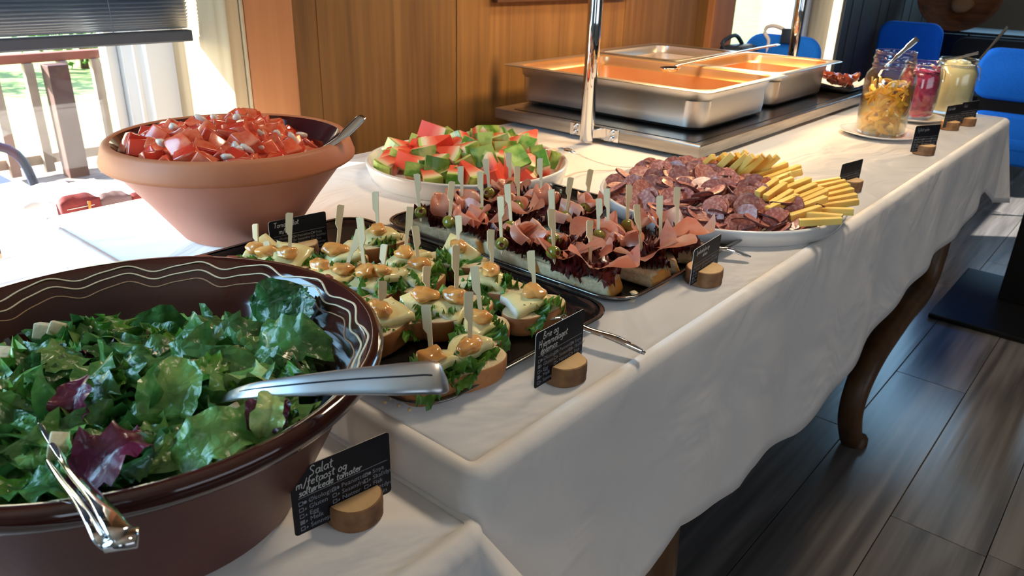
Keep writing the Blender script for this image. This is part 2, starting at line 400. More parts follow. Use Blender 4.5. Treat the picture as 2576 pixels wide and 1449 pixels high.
for i in range(-14, 24):
    o = inst(pk, 'picket', rl); o.location = Vector((xs[1]-.012+dxp*i, RY-.028, 0))-wloc(rl)
px = aty(152, 260, RY-.12)
Mb().add(*bbox(px.x-.055, RY-.2, DZ, px.x+.055, RY-.09, zt+.0, .004)).build('post', mat('post_brown', S(84, 56, 52), .6), rl, smooth=False)
# garden shrubs
M_leafo = mat('hedge_leaf', S(70, 124, 40), .6, rand=.25, trans=.35)
M_bark = mat('bark', S(80, 62, 46), .9)
def shrub(name, label, x, y, r, h, n, seed, z0=DZ-.35):
    rs = random.Random(seed); t = thing(name, label, 'shrub', (x, y, z0), 'garden shrubs beyond the deck')
    m = Mb()
    for i in range(n):
        u = Vector((rs.gauss(0, 1), rs.gauss(0, 1), rs.gauss(0, 1))).normalized()*rs.uniform(.55, 1)
        p = Vector((x+u.x*r, y+u.y*r, z0+h*.5+u.z*h*.5)); s = rs.uniform(.05, .12)
        m.add([(-s, 0, 0), (0, -s*.45, .01), (s, 0, 0), (0, s*.45, .01)], [(0, 1, 2, 3)], M=TRS(p, (rs.uniform(0, 6), rs.uniform(0, 6), rs.uniform(0, 6))))
    tag(m.build('foliage', M_leafo, t, smooth=False), kind='stuff')
    Mb().add(*tube([(x, y, z0), (x+.05, y, z0+h*.45)], [.06, .03])).build('stem', M_bark, t)
for i, (x, y, r, h, n, lb) in enumerate(((2.0, 13, 1.1, 2.0, 900, 'bushy green shrub on the lawn seen between the left pickets'), (4.55, 12, 1.0, 1.7, 800, 'rounded green shrub on the lawn beyond the dark railing post'),
                                (7.0, 14, 1.2, 2.3, 900, 'tall leafy shrub on the lawn near the window edge'), (12.5, 9, 1.2, 3.4, 700, 'pale green tree leaves outside the second window'), (-.9, 14, 1.4, 2.4, 700, 'broad shrub at the edge of the lawn behind the blind'))):
    shrub('garden_shrub', lb, x, y, r, h, n, 40+i)
# outdoor chairs on the deck
M_ch = mat('chair_steel', S(70, 84, 104), .45, .3)
def outchair(label, x, y, rz):
    t = thing('garden_chair', label, 'chair', (x, y, DZ), 'chairs on the deck', (0, 0, rz))
    for s in (-1, 1):
        Mb().add(*tube(spline([(s*.26, -.22, 0), (s*.27, -.2, .45), (s*.27, -.14, .625), (s*.27, .05, .65), (s*.27, .22, .63), (s*.25, .26, .4), (s*.26, .3, 0)], 5), .016)).build('arm_frame', M_ch, t, world=False)
    for k in range(6):
        Mb().add(*bbox(-.24, -.22+k*.078, .415, .24, -.155+k*.078, .43, .003)).build('slat', M_ch, t, world=False, smooth=False)
    for k in range(5):
        Mb().add(*ribbon([(-.25, .26+.016*k, .5+k*.075), (.25, .26+.016*k, .5+k*.075)], .012, .05, up=(0, 0, 1))).build('back_slat', M_ch, t, world=False)
    return t
outchair('blue grey metal garden chair on the deck at the left window edge', .70, 3.28, pi/2)
dl = thing('deck_lamp', 'slim dark bollard lamp on the deck by the right window frame', 'lamp', (aty(285, 320, 4.4).x, 4.4, DZ))
q = aty(280, 215, 4.4)
Mb().add(*tube([(q.x+.03, 4.4, DZ), (q.x+.01, 4.4, q.z)], .025, 12)).build('pole', M_ch, dl)
Mb().add(*ribbon([(q.x, 4.4, q.z-.02), (q.x+.05, 4.4, q.z+.03), (q.x+.16, 4.38, q.z)], .06, .05)).build('lamp_head', M_ch, dl)
# ---------------------------------------------------------------- tables and cloths
def cloth_mat():
    m = mat('white_cloth', S(232, 229, 226), .85, spec=.2)
    if 'done' in m: return m
    m['done'] = 1
    t = m.node_tree; b = t.nodes['Principled BSDF']; N = t.nodes.new; L = t.links.new
    tc = N('ShaderNodeTexCoord'); mp = N('ShaderNodeMapping'); mp.inputs['Scale'].default_value = (3, 5, 3); mp.inputs['Rotation'].default_value = (0, 0, .5)
    n1 = N('ShaderNodeTexNoise'); n1.inputs['Scale'].default_value = 1.6; n1.inputs['Detail'].default_value = 3; n1.inputs['Distortion'].default_value = 1.2
    n2 = N('ShaderNodeTexNoise'); n2.inputs['Scale'].default_value = 700; n2.inputs['Detail'].default_value = 1
    L(tc.outputs['Object'], mp.inputs[0]); L(mp.outputs[0], n1.inputs['Vector']); L(tc.outputs['Object'], n2.inputs['Vector'])
    b1 = N('ShaderNodeBump'); b1.inputs['Strength'].default_value = .5; b1.inputs['Distance'].default_value = .02; L(n1.outputs['Fac'], b1.inputs['Height'])
    b2 = N('ShaderNodeBump'); b2.inputs['Strength'].default_value = .12; b2.inputs['Distance'].default_value = .0006; L(n2.outputs['Fac'], b2.inputs['Height'])
    L(b1.outputs[0], b2.inputs['Normal']); L(b2.outputs[0], b.inputs['Normal'])
    return m
def cloth(name, label, x0, x1, y0, y1, zt, rc, hem, spread, seed, edge=.014):
    pts = []
    base = rrect((x0+x1)/2, (y0+y1)/2, (x1-x0)/2, (y1-y0)/2, rc, 0, 8); n = len(base)
    for i in range(n):
        a, b = Vector(base[i]), Vector(base[(i+1) % n]); k = max(1, int((b-a).length/.02))
        for j in range(k): pts.append(a+(b-a)*(j/k))
    n = len(pts); nr = []
    for i in range(n):
        t = (pts[(i+1) % n]-pts[i-1]).normalized(); nr.append(Vector((t.y, -t.x, 0)))
    rings = [[(p.x-q.x*edge, p.y-q.y*edge, zt) for p, q in zip(pts, nr)]]
    for a in (.35, .7, 1.0):
        rings.append([(p.x-q.x*edge*(1-sin(a*pi/2)), p.y-q.y*edge*(1-sin(a*pi/2)), zt-edge*(1-cos(a*pi/2))) for p, q in zip(pts, nr)])
    K = 14
    for k in range(1, K+1):
        R = []
        for p, q in zip(pts, nr):
            zh = hem(p, q); dep = (zt-edge-zh)*k/K
            s = p.x*1.0+p.y*.7
            d = spread(p, q)*dep + (.005*sin(s*13+seed)+.004*sin(s*27+seed*2.3))*min(1, dep/.18)*min(1, abs(zt-zh)/.1)
            R.append((p.x+q.x*d, p.y+q.y*d, zt-edge-dep))
        rings.append(R)
    v, f = loft(rings, False, False)
    # the top as a grid with very soft ripples
    m = Mb().add(v, f); m.add([rings[0][i] for i in range(n)], [tuple(range(n))])
    o = m.build(name, cloth_mat()); tag(o, label, 'tablecloth')
    sd = o.modifiers.new('thickness', 'SOLIDIFY'); sd.thickness = .0012; sd.offset = -1
    return o
HEM = [(.3, .40), (.656, .445), (.726, .485), (.80, .46), (.905, .440), (.94, .450), (1.14, .416), (1.457, .444), (1.723, .497), (2.169, .514), (2.40, .55), (2.49, .56), (2.62, .50)]
def lerp(T, x):
    if x <= T[0][0]: return T[0][1]
    for (a, b), (c, d) in zip(T, T[1:]):
        if x <= c: return b+(d-b)*(x-a)/(c-a)
    return T[-1][1]
TX0, TX1, TY0, TY1 = .368, 2.635, .347, 1.285
def hem1(p, q):
    if q.y < -.5: return lerp(HEM, p.x)
    if q.x < -.5: return TL-.006 if p.y > TY0+.012 else lerp(HEM, p.x)*.0+.55
    if q.x > .5: return .50
    return .51  # unseen back drape lengthened to block sun reaching the floor
def spr1(p, q):
    if q.x > .4 and q.y < .2: return .28
    if q.y < -.5: return .06
    if q.x < -.5: return .10
    return .02
cloth('tablecloth', 'white tablecloth on the long higher table under the steel pans and platters', TX0, TX1, TY0, TY1, TT, .02, hem1, spr1, .4)
def hem2(p, q):
    if q.y < -.3 : return .12
    if q.x > .3: return .30 if p.y < .40 else .66
    return .67 if q.y > .5 else .3
cloth('tablecloth', 'white tablecloth on the lower near table under the salad bowl', -1.2, TX0+.006, TY0-.018, 1.26, TL, .02, hem2, lambda p, q: (.62 if q.x > .2 and q.y < -.05 else .05), 1.9, .016)
M_leg = wood('table_leg', S(66, 42, 24), S(86, 58, 34), S(104, 72, 44), 2, .4, 1, False, .03)
def table(label, x0, x1, y0, y1, zt, legs):
    t = thing('buffet_table', label, 'table', ((x0+x1)/2, (y0+y1)/2, 0), 'buffet tables under white cloths')
    Mb().add(*bbox(x0, y0, zt-.035, x1, y1, zt-.0035, .006)).build('tabletop', M_leg, t, smooth=False)
    Mb().add(*bbox(x0+.05, y0+.04, zt-.11, x1-.05, y1-.04, zt-.035, .004)).build('apron', M_leg, t, smooth=False)
    for p, wd in legs: Mb().add(*ribbon(spline(p, 5), wd, wd, up=(0, 1, 0), sq=.75, n=12)).build('leg', M_leg, t)
    return t
lb = [aty(*p, .395) for p in ((2330, 690), (2262, 790), (2202, 880), (2161, 965), (2140, 1040), (2140, 1095))]
lb = [Vector((lb[0].x+.03, .40, .66))]+lb
fz = lb[-1]; lb += [Vector((fz.x+.012, .39, .012)), Vector((fz.x+.03, .385, .0))]
la = [Vector((.80, .40, .66)), Vector((.797, .395, .41)), Vector((.803, .39, .3)), Vector((.79, .385, .14)), Vector((.77, .38, .02)), Vector((.765, .38, 0))]
wl = lambda p: [.075-.03*i/(5*(len(p)-1)) if i < 5*(len(p)-1)-4 else .06 for i in range(5*(len(p)-1)+1)]
mir = lambda p, y: [Vector((q.x, y, q.z)) for q in p]
table('dark wooden table with curved legs under the long white cloth', TX0+.012, TX1-.012, TY0+.012, TY1-.012, TT, [(lb, wl(lb)), (la, wl(la)), (mir(lb, 1.2), wl(lb)), (mir(la, 1.2), wl(la))])
lc = [Vector((-1.1, .42, .62)), Vector((-1.1, .42, .3)), Vector((-1.1, .42, 0))]; ld = [Vector((.28, q.y, q.z)) for q in lc]
table('lower table under the near white cloth that carries the salad bowl', -1.19, TX0-.012, TY0+.0, 1.24, TL, [(lc, .05), (ld, .05), (mir(lc, 1.18), .05), (mir(ld, 1.18), .05)])

# ---------------------------------------------------------------- salad bowl
BC = Vector((.2035, .560)); BZ = TL+.0008
M_glaze = mat('brown_glaze', S(66, 26, 18), .09, c2=S(50, 18, 14), scale=14, coat=.6)
M_terra_d = mat('brown_clay', S(102, 40, 18), .42, c2=S(84, 30, 12), scale=9, bump=.1, bscale=60)
M_slip = mat('cream_slip', S(222, 204, 170), .15, coat=.5)
sb = thing('salad_bowl', 'large brown glazed bowl with three cream wavy lines inside its rim', 'bowl', (BC.x, BC.y, BZ))
out = [(.0004, 0), (.112, 0), (.120, .006), (.172, .112), (.181, .124)]
Mb().add(*loft([[(BC.x+r*cos(2*pi*j/72), BC.y+r*sin(2*pi*j/72), BZ+z) for j in range(72)] for r, z in out], False, False)).build('body', M_terra_d, sb)
lip = [(.181, .124), (.190, .127), (.1955, .134), (.196, .141), (.192, .1455), (.1865, .1455), (.178, .136), (.166, .122), (.158, .110), (.142, .070), (.118, .022), (.10, .012), (.0004, .010)]
Mb().add(*loft([[(BC.x+r*cos(2*pi*j/96), BC.y+r*sin(2*pi*j/96), BZ+z) for j in range(96)] for r, z in lip], False, False)).build('glazed_inside', M_glaze, sb)
def bandz(r): return .1455-(.1865-r)*(.0235/.0205)
for k, r0 in enumerate((.1815, .1760, .1700)):
    P = []
    for i in range(361):
        a = 2*pi*i/360; wv = sin(17*a+.4)+.25*sin(34*a+1.1); r = r0+.0024*wv+.0006*sin(5*a+k)
        P.append((BC.x+r*cos(a), BC.y+r*sin(a), BZ+bandz(r)+.0003))
    wdt = .0026 if k < 2 else .0017
    Mb().add(*ribbon(P, wdt, .0012, up=(0, 0, 1), n=8, sq=1)).build('slip_line', M_slip if k < 2 else mat('faded_slip', S(168, 130, 100), .2, coat=.5), sb)
for a, l in ((.78, .010), (.62, .008), (1.95, .006), (.02, .006)):    # chipped spots of bare clay on the rim
    m = Mb(); v, f = blob(int(a*90), 1, .3, 2, 2)
    m.add(v, f, M=TRS((BC.x+.1925*cos(a), BC.y+.1925*sin(a), BZ+.1448), (0, 0, a+pi/2), (l, .0034, .0012))); m.build('chip', mat('bare_clay', S(140, 66, 40), .7), sb)

# ---------------------------------------------------------------- salad leaves
def leafmat(name, c, c2, **k): return mat(name, c, .30, c2=c2, scale=55, rand=.22, trans=.14, coat=.35, bump=.75, bscale=90, spec=.5, vein=85, **k)
ML = [leafmat('leaf_dark', S(52, 98, 46), S(80, 130, 62)), leafmat('leaf_mid', S(84, 132, 60), S(122, 164, 86)),
      leafmat('leaf_pale', S(138, 172, 84), S(188, 206, 130)), leafmat('leaf_purple', S(84, 18, 44), S(124, 40, 70)), leafmat('leaf_frill', S(60, 118, 32), S(104, 160, 54))]
M_rib = mat('leaf_rib', S(176, 190, 140), .35, coat=.3)
def leafgeo(seed, Lx, Wy, ruf=.005, curl=.42, jag=.06, nf=5, nu=13, nv=9, crumple=.007):
    rs = random.Random(seed); o = Vector((seed*7.3, seed*2.1, 0)); v = []
    ph = rs.uniform(0, 6); tip = rs.uniform(.35, .75); tw = rs.uniform(-.5, .5)
    for i in range(nu):
        u = i/(nu-1)
        wd = (sin(pi*min(1, (u*.90+.07)))**tip)*(1+.45*noise.noise(Vector((u*2.6, seed*1.3, 0)))+jag*(.7*sin(u*nf*6+ph)+.5*rs.uniform(-1, 1))); wd = max(wd, .14)
        for j in range(nv):
            s = j/(nv-1)*2-1; e = abs(s)**2
            x = (u-.5)*Lx*(1+.12*rs.uniform(-1, 1)*e); y = s*Wy/2*wd
            z = -curl*(x*x)/Lx*2.2 + .35*curl*(y*y)/Wy*2 + ruf*e*sin(u*nf*4.1+ph+(2 if s > 0 else 0)) + tw*x*s*.5
            n3 = noise.noise(Vector((x*38, y*38, 0))+o); z += crumple*n3
            v.append((x, y, z-.002*(abs(s) < .2)))
    f = [(i*nv+j, i*nv+j+1, (i+1)*nv+j+1, (i+1)*nv+j) for i in range(nu-1) for j in range(nv-1)]
    return v, f
def leafmesh(name, seed, Lx, Wy, m, rib=False, **k):
    mb = Mb().add(*leafgeo(seed, Lx, Wy, **k))
    me = mb.mesh(name, [m, M_rib])
    if rib:
        nv = k.get('nv', 9)
        for p in me.polygons:
            j = p.index % (nv-1)
            if j in ((nv-1)//2-1,) : p.material_index = 1
    return me
LK = []   # (mesh, weight, name, description)
for s in range(7): LK.append((leafmesh('lettuce_leaf', 10+s, .064+.008*(s % 3), .046+.006*(s % 2), ML[0], curl=.5+.1*s, crumple=.008), 5, 'lettuce_leaf', 'dark green chopped lettuce leaf'))
for s in range(6): LK.append((leafmesh('lettuce_leaf', 30+s, .064+.008*(s % 3), .048, ML[1], rib=(s % 3 == 0), nv=13, curl=.6, crumple=.008), 5, 'lettuce_leaf', 'mid green chopped romaine leaf'))
for s in range(4): LK.append((leafmesh('frilly_leaf', 50+s, .056, .038, ML[4], ruf=.010, jag=.38, nf=9, nu=19, curl=.5), 4, 'frilly_leaf', 'frilly bright green lettuce piece'))
for s in range(3): LK.append((leafmesh('pale_leaf', 60+s, .046, .030, ML[2], curl=.7, rib=(s == 1), nv=13), 2.0, 'pale_leaf', 'pale yellow green lettuce heart leaf'))
for s in range(3): LK.append((leafmesh('radicchio_leaf', 70+s, .042, .030, ML[3], curl=.9, crumple=.01), 1.3, 'radicchio_leaf', 'dark purple radicchio leaf'))
rs = random.Random(11)
def zone(p, c, r):
    d = p-c; 
    if d.length < r*.38: return 'in the middle'
    v = d.dot(Vector((CF.x, CF.y)).normalized()); h = d.dot(Vector((CR.x, CR.y)).normalized())
    a = math.degrees(math.atan2(v, h)) % 360
    return ('at the right side', 'at the back right', 'at the back', 'at the back left', 'at the left side', 'at the front left', 'at the front', 'at the front right')[int(((a+22.5) % 360)//45)]
def salz(x, y):
    d = Vector((x, y))-BC; r = d.length; v = d.dot(Vector((cos(YAW), sin(YAW))))
    return BZ+.118-.9*max(0, r-.09)**1.35*.6 + .012*noise.noise(Vector((x*22, y*22, 3))) - max(0, v)*.16
mass = Mb()
for i in range(170):
    a = rs.uniform(0, 2*pi); r = .112*sqrt(rs.random()); x, y = BC.x+r*cos(a), BC.y+r*sin(a)
    v, f = leafgeo(300+i % 9, .05, .04, curl=.6, crumple=.009)
    mass.add(v, f, mi=rs.choice((0, 0, 1)), M=orient((x, y, salz(x, y)-rs.uniform(.012, .024)), (rs.gauss(0, .35), rs.gauss(0, .35), 1), rs.uniform(0, 6.3)))
tag(mass.build('salad_bed', [ML[0], ML[1]]), 'dark lower layer of chopped leaves filling the brown salad bowl', 'salad', kind='stuff')
tot = sum(k[1] for k in LK); GS = 'chopped salad in the large brown bowl'
n = 0; pl = []
RIN = [(0, .10), (.02, .112), (.07, .139), (.11, .155), (.122, .163), (.136, .175), (.1455, .184), (.152, .20), (.3, .21)]
def fits(me, M):
    for v in me.vertices:
        p = M @ v.co
        if (p.xy-BC).length > lerp(RIN, p.z-BZ): return False
    return True
while n < 296:
    a = rs.uniform(0, 2*pi); r = .146*sqrt(rs.random()); p = Vector((BC.x+r*cos(a), BC.y+r*sin(a)))
    q = rs.random()*tot
    for me, wgt, nm, lb in LK:
        q -= wgt
        if q <= 0: break
    lim = .0092 if nm != 'radicchio_leaf' else .03
    if any((p-o).length < (lim if k2 == nm or True else 0) for o, k2 in pl): 
        if rs.random() < .93: continue
    tilt = .62 if nm != 'pale_leaf' else .8
    nn = Vector((rs.gauss(0, tilt), rs.gauss(0, tilt), 1)); rr = r/.15
    M = orient((p.x, p.y, salz(p.x, p.y)+rs.uniform(-.008, .010)), nn, rs.uniform(0, 6.3), rs.uniform(.66, 1.04))
    if not fits(me, M): continue
    pl.append((p, nm)); o = inst(me, nm, None, M)
    tag(o, lb+' '+zone(p, BC, .15)+' of the salad bowl', 'lettuce', GS); n += 1
# individually placed leaves that the photograph shows clearly
def leafat(px, py, z, me, nm, lb, nrm, spin, s):
    M = orient(at(px, py, z), nrm, spin, s)
    for k in range(40):
        if fits(me, M): break
        d = Vector((BC.x, BC.y, BZ+.2))-M.translation; M.translation = M.translation+d.normalized()*.003
    o = inst(me, nm, None, M); tag(o, lb, 'lettuce', GS)
toc = -Vector((cos(YAW), sin(YAW), -.5))
big = leafmesh('spinach_leaf', 81, .056, .048, leafmat('leaf_deep', S(42, 86, 44), S(60, 108, 54)), curl=.35, jag=.04, crumple=.006)
leafat(735, 770, .832, big, 'spinach_leaf', 'large rounded dark green leaf standing up against the far right bowl wall', (-.75, -.55, .5), .6, 1.0)
leafat(792, 785, .832, big, 'spinach_leaf', 'dark green leaf standing behind the large rounded leaf at the bowl wall', (-.9, -.2, .4), 1.9, .72)
leafat(815, 885, .836, LK[0][0], 'lettuce_leaf', 'pointed dark green leaf lying up the right inner wall of the bowl', (-.5, -.2, .9), .3, 1.0)
leafat(420, 1010, .85, LK[8][0], 'lettuce_leaf', 'tall pointed green leaf with a pale rib standing in the middle of the salad', (-.55, -.75, .5), 1.3, .85)
leafat(575, 1120, .852, LK[9][0], 'lettuce_leaf', 'bright folded green leaf lying on the front rim of the bowl', (-.3, -.6, .9), .2, .78)
leafat(700, 1055, .856, ML and leafmesh('radicchio_leaf', 76, .036, .026, ML[3], curl=.6), 'radicchio_leaf', 'bright purple radicchio piece by the salad server at the front right rim', (-.3, -.6, .8), .9, 1.0)
leafat(722, 1075, .858, LK[17][0], 'pale_leaf', 'small pale green leaf in front of the purple piece at the right rim', (-.3, -.7, .6), 1.2, .75)
leafat(290, 1135, .852, LK[20][0], 'radicchio_leaf', 'long dark purple radicchio leaf near the front of the bowl', (0, -.4, 1), .1, 1.35)
leafat(175, 1020, .850, LK[21][0], 'radicchio_leaf', 'narrow red purple radicchio leaf standing in the left of the bowl', (-.6, -.6, .5), 1.5, 1.0)
M_feta = mat('feta', S(214, 196, 160), .6, c2=S(196, 176, 138), scale=60, bump=.4, bscale=200, sss=.2)
M_sdt = mat('dried_tomato', S(120, 30, 20), .35, c2=S(86, 18, 14), scale=80, bump=.6, bscale=140, coat=.3)
fe = Mb().add(*bbox(-.0085, -.0075, -.007, .0085, .0075, .007, .0015)).mesh('feta_cube', M_feta)
for i, (px, py) in enumerate(((118, 845), (150, 850), (8, 915), (395, 838), (388, 770), (717, 905), (475, 950), (590, 1045), (155, 1140))):
    p = at(px, py, .824 if py < 900 else .838); p.z = salz(p.x, p.y)+.013
    o = inst(fe, 'feta_cube', None, TRS(p, (rs.uniform(-.5, .5), rs.uniform(-.5, .5), rs.uniform(0, 3)), rs.uniform(.85, 1.2)))
    tag(o, 'cream white feta cube '+zone(Vector((p.x, p.y)), BC, .15)+' of the salad bowl among the leaves', 'cheese', 'feta cubes in the salad')
sd_ = blob(5, .009, .4, 1.6, 2); sd = Mb().add(*sd_).mesh('dried_tomato', M_sdt)
for i, (px, py) in enumerate(((375, 850), (555, 858), (418, 905), (335, 848), (105, 1255), (500, 955), (640, 920), (240, 960))):
    p = at(px, py, .826 if py < 900 else .838); p.z = salz(p.x, p.y)+.006
    o = inst(sd, 'dried_tomato', None, TRS(p, (0, rs.uniform(-.5, .5), rs.uniform(0, 3)), (1.25, .8, .6)))
    tag(o, 'dark red sun-dried tomato piece '+zone(Vector((p.x, p.y)), BC, .15)+' of the salad bowl', 'tomato', 'dried tomatoes in the salad')

# ---------------------------------------------------------------- tomato bowl
TC = Vector((.5640, 1.016)); TZ = TT+.0008
M_terra = mat('terracotta', S(208, 142, 118), .62, c2=S(198, 128, 104), scale=7, bump=.08, bscale=70)
M_terra2 = mat('terracotta_rim', S(194, 118, 76), .55, c2=S(180, 104, 66), scale=8)
M_maroon = mat('maroon_glaze', S(74, 20, 14), .07, coat=.6)
tb = thing('tomato_bowl', 'terracotta bowl with a thick flared rim and dark glazed inside', 'bowl', (TC.x, TC.y, TZ))
rg_ = lambda prof, c, z0, n=84: loft([[(c.x+r*cos(2*pi*j/n), c.y+r*sin(2*pi*j/n), z0+z) for j in range(n)] for r, z in prof], False, False)
Mb().add(*rg_([(.0004, 0), (.076, 0), (.082, .004), (.120, .058), (.1595, .110), (.1615, .1125), (.1615, .116)], TC, TZ)).build('body', M_terra, tb)
Mb().add(*rg_([(.1615, .1125), (.1725, .1135), (.1748, .1155), (.1750, .1195), (.1675, .141), (.1635, .1445), (.158, .1445), (.156, .143)], TC, TZ)).build('rim_band', M_terra2, tb)
Mb().add(*rg_([(.156, .143), (.152, .138), (.12, .085), (.075, .018), (.0004, .012)], TC, TZ)).build('glazed_inside', M_maroon, tb)
M_tomf = mat('tomato_flesh', S(222, 76, 44), .22, c2=S(236, 128, 92), scale=70, rand=.14, coat=.5, sss=.25)
M_toms = mat('tomato_skin', S(214, 58, 34), .14, rand=.15, coat=.6, sss=.15)
def tomgeo(seed):
    rs = random.Random(seed); bm = bmesh.new(); bmesh.ops.create_cube(bm, size=1)
    for v in bm.verts: v.co = Vector((v.co.x*rs.uniform(.75, 1.1), v.co.y*rs.uniform(.7, 1.05), v.co.z*rs.uniform(.5, .9)))
    bmesh.ops.bevel(bm, geom=bm.edges[:], offset=.09, segments=2, profile=.6, affect='EDGES')
    for v in bm.verts: v.co += Vector((0, 0, .14*(1-(v.co.x*1.6)**2) if v.co.z > .1 else 0)) + Vector((noise.noise(v.co*3+Vector((seed, 0, 0))),)*3)*.05
    bm.verts.index_update(); bm.normal_update()
    m = Mb(); m.v = [v.co*.029 for v in bm.verts]
    for f in bm.faces: m.f.append(tuple(v.index for v in f.verts)); m.m.append(1 if f.normal.z > .75 else 0)
    bm.free(); return m
TM = [tomgeo(s).mesh('tomato_chunk', [M_tomf, M_toms]) for s in range(10)]
def tomz(x, y):
    d = Vector((x, y))-TC; r = d.length; h = d.dot(Vector((CR.x, CR.y)).normalized())
    return TZ+.150-.62*max(0, r-.03)**1.0*.35 - .26*max(0, h)+.012*noise.noise(Vector((x*26, y*26, 1)))
mass = Mb()
for i in range(150):
    a = rs.uniform(0, 2*pi); r = .082*sqrt(rs.random()); x, y = TC.x+r*cos(a), TC.y+r*sin(a); g = tomgeo(i % 10)
    for vv, ff, mm in ((g.v, [q for q, k in zip(g.f, g.m) if k == 0], 0), (g.v, [q for q, k in zip(g.f, g.m) if k == 1], 1)):
        mass.add(vv, ff, mm, M=TRS((x, y, tomz(x, y)-rs.uniform(.022, .04)), (rs.uniform(0, 6),)*3))
tag(mass.build('tomato_bed', [M_tomf, M_toms]), 'lower layer of diced tomato filling the terracotta bowl', 'tomato', kind='stuff')
pl = []; n = 0; tries = 0
while n < 110 and tries < 20000:
    tries += 1
    a = rs.uniform(0, 2*pi); r = .128*sqrt(rs.random()); p = Vector((TC.x+r*cos(a), TC.y+r*sin(a)))
    if any((p-o).length < .0165 for o in pl) and rs.random() < .95: continue
    pl.append(p)
    o = inst(TM[rs.randrange(10)], 'tomato_chunk', None, TRS((p.x, p.y, tomz(p.x, p.y)+rs.uniform(-.005, .006)), (rs.gauss(0, .9), rs.gauss(0, .9), rs.uniform(0, 6)), rs.uniform(.85, 1.25)))
    tag(o, 'red diced tomato chunk '+zone(p, TC, .15)+' of the terracotta bowl', 'tomato', 'diced tomato in the terracotta bowl'); n += 1
M_onion = mat('white_onion', S(236, 226, 214), .3, c2=S(220, 196, 180), scale=40, coat=.3, sss=.3)
OM = [Mb().add(*blob(s+20, .0075, .35, 1.8, 2)).mesh('onion_piece', M_onion) for s in range(4)]
for px, py in ((468, 302), (440, 343), (540, 312), (545, 330), (600, 330), (605, 392), (622, 385), (650, 385), (480, 385), (570, 368), (655, 338), (760, 362), (770, 375), (430, 405), (505, 372), (510, 330), (700, 375), (590, 352), (740, 400), (410, 372)):
    p = at(px, py, .885); p.z = tomz(p.x, p.y)
    p = at(px, py, min(.905, p.z+.010)); p.z = tomz(p.x, p.y)+.019
    if (p.xy-TC).length > .118: continue
    o = inst(OM[rs.randrange(4)], 'onion_piece', None, TRS(p, (rs.uniform(0, 3),)*3, (rs.uniform(.8, 1.4), rs.uniform(.7, 1), .7)))
    tag(o, 'white chopped onion piece '+zone(Vector((p.x, p.y)), TC, .15)+' on top of the diced tomato', 'onion', 'chopped onion on the diced tomato')
# ---------------------------------------------------------------- round white platters
M_porc = mat('porcelain', S(236, 236, 234), .12, coat=.4)
def platter(label, c, rb, rt, h):
    p = [(.0004, .006), (rb-.006, .006), (rt-.007, h-.002), (rt-.005, h), (rt-.002, h), (rt, h-.003), (rb+.002, .002), (rb-.003, 0), (.0004, 0)]
    o = Mb().add(*loft([[(c.x+r*cos(2*pi*j/96), c.y+r*sin(2*pi*j/96), TT+.0008+z) for j in range(96)] for r, z in p], False, False)).build('round_platter', M_porc, None)
    return tag(o, label, 'platter')
WC = Vector((1.036, .996)); PC = Vector((1.200, .550))
platter('round white platter full of watermelon chunks by the pine wall', WC, .183, .193, .035)
platter('round white platter with sausage slices and cheese sticks', PC, .198, .207, .027)
# watermelon
def wmat():
    m, t, b = nodes('melon_flesh'); N = t.nodes.new; L = t.links.new
    tc = N('ShaderNodeTexCoord'); sx = N('ShaderNodeSeparateXYZ'); L(tc.outputs['Generated'], sx.inputs[0])
    nz = N('ShaderNodeTexNoise'); nz.inputs['Scale'].default_value = 60; L(tc.outputs['Object'], nz.inputs['Vector'])
    a = N('ShaderNodeMath'); a.operation = 'MULTIPLY_ADD'; a.inputs[1].default_value = .16; L(nz.outputs['Fac'], a.inputs[0]); L(sx.outputs[0], a.inputs[2])
    r = N('ShaderNodeValToRGB'); e = r.color_ramp.elements
    e[0].position = .06; e[0].color = S(226, 226, 150); e[1].position = .62; e[1].color = S(236, 86, 60)
    x = e.new(.22); x.color = S(240, 214, 176); x = e.new(.36); x.color = S(244, 150, 116); L(a.outputs[0], r.inputs[0]); L(r.outputs[0], b.inputs['Base Color'])
    b.inputs['Roughness'].default_value = .3; b.inputs['Coat Weight'].default_value = .3
    b.inputs['Subsurface Weight'].default_value = .25; b.inputs['Subsurface Radius'].default_value = (.012, .005, .003); b.inputs['Subsurface Scale'].default_value = 1
    return m
M_mf = wmat(); M_mr = mat('melon_rind', S(92, 144, 44), .28, c2=S(182, 204, 104), scale=26, rand=.22, coat=.2, lo=.42, hi=.56, detail=5)
def melon(seed):
    rs = random.Random(seed); Lw = rs.uniform(.034, .046); D = rs.uniform(.038, .056); T = rs.uniform(.022, .034); sk = rs.uniform(-.012, .012); tp = rs.uniform(.004, .012)
    def outl(x, w): return (x, w)
    arc = [(-D*.5+.003*((k/4*2-1)**2), (k/4*2-1)*Lw*.5) for k in range(5)]
    arc2 = [(-D*.5-.0045+.003*((k/4*2-1)**2), (k/4*2-1)*Lw*.505) for k in range(5)]
    fl = arc+[(D*.5, sk+tp*.5), (D*.5, sk-tp*.5)]; rd = arc2+arc[::-1]
    def prism(o, s=1): 
        return loft([[(x, y, -T/2) for x, y in o], [(x*.985, y*.985+.002, T/2) for x, y in o]])
    f = Mb().add(*prism(fl)).mesh('flesh', M_mf, smooth=False); r = Mb().add(*prism(rd)).mesh('rind', M_mr, smooth=False)
    return f, r, T
WMV = [melon(s) for s in range(12)]
WB = [1]*1
def melz(p): r = (p-WC).length; return TT+.014+.050*max(0, 1-(r/.185)**1.7)
rs = random.Random(5); GW = 'watermelon chunks on the round white platter'
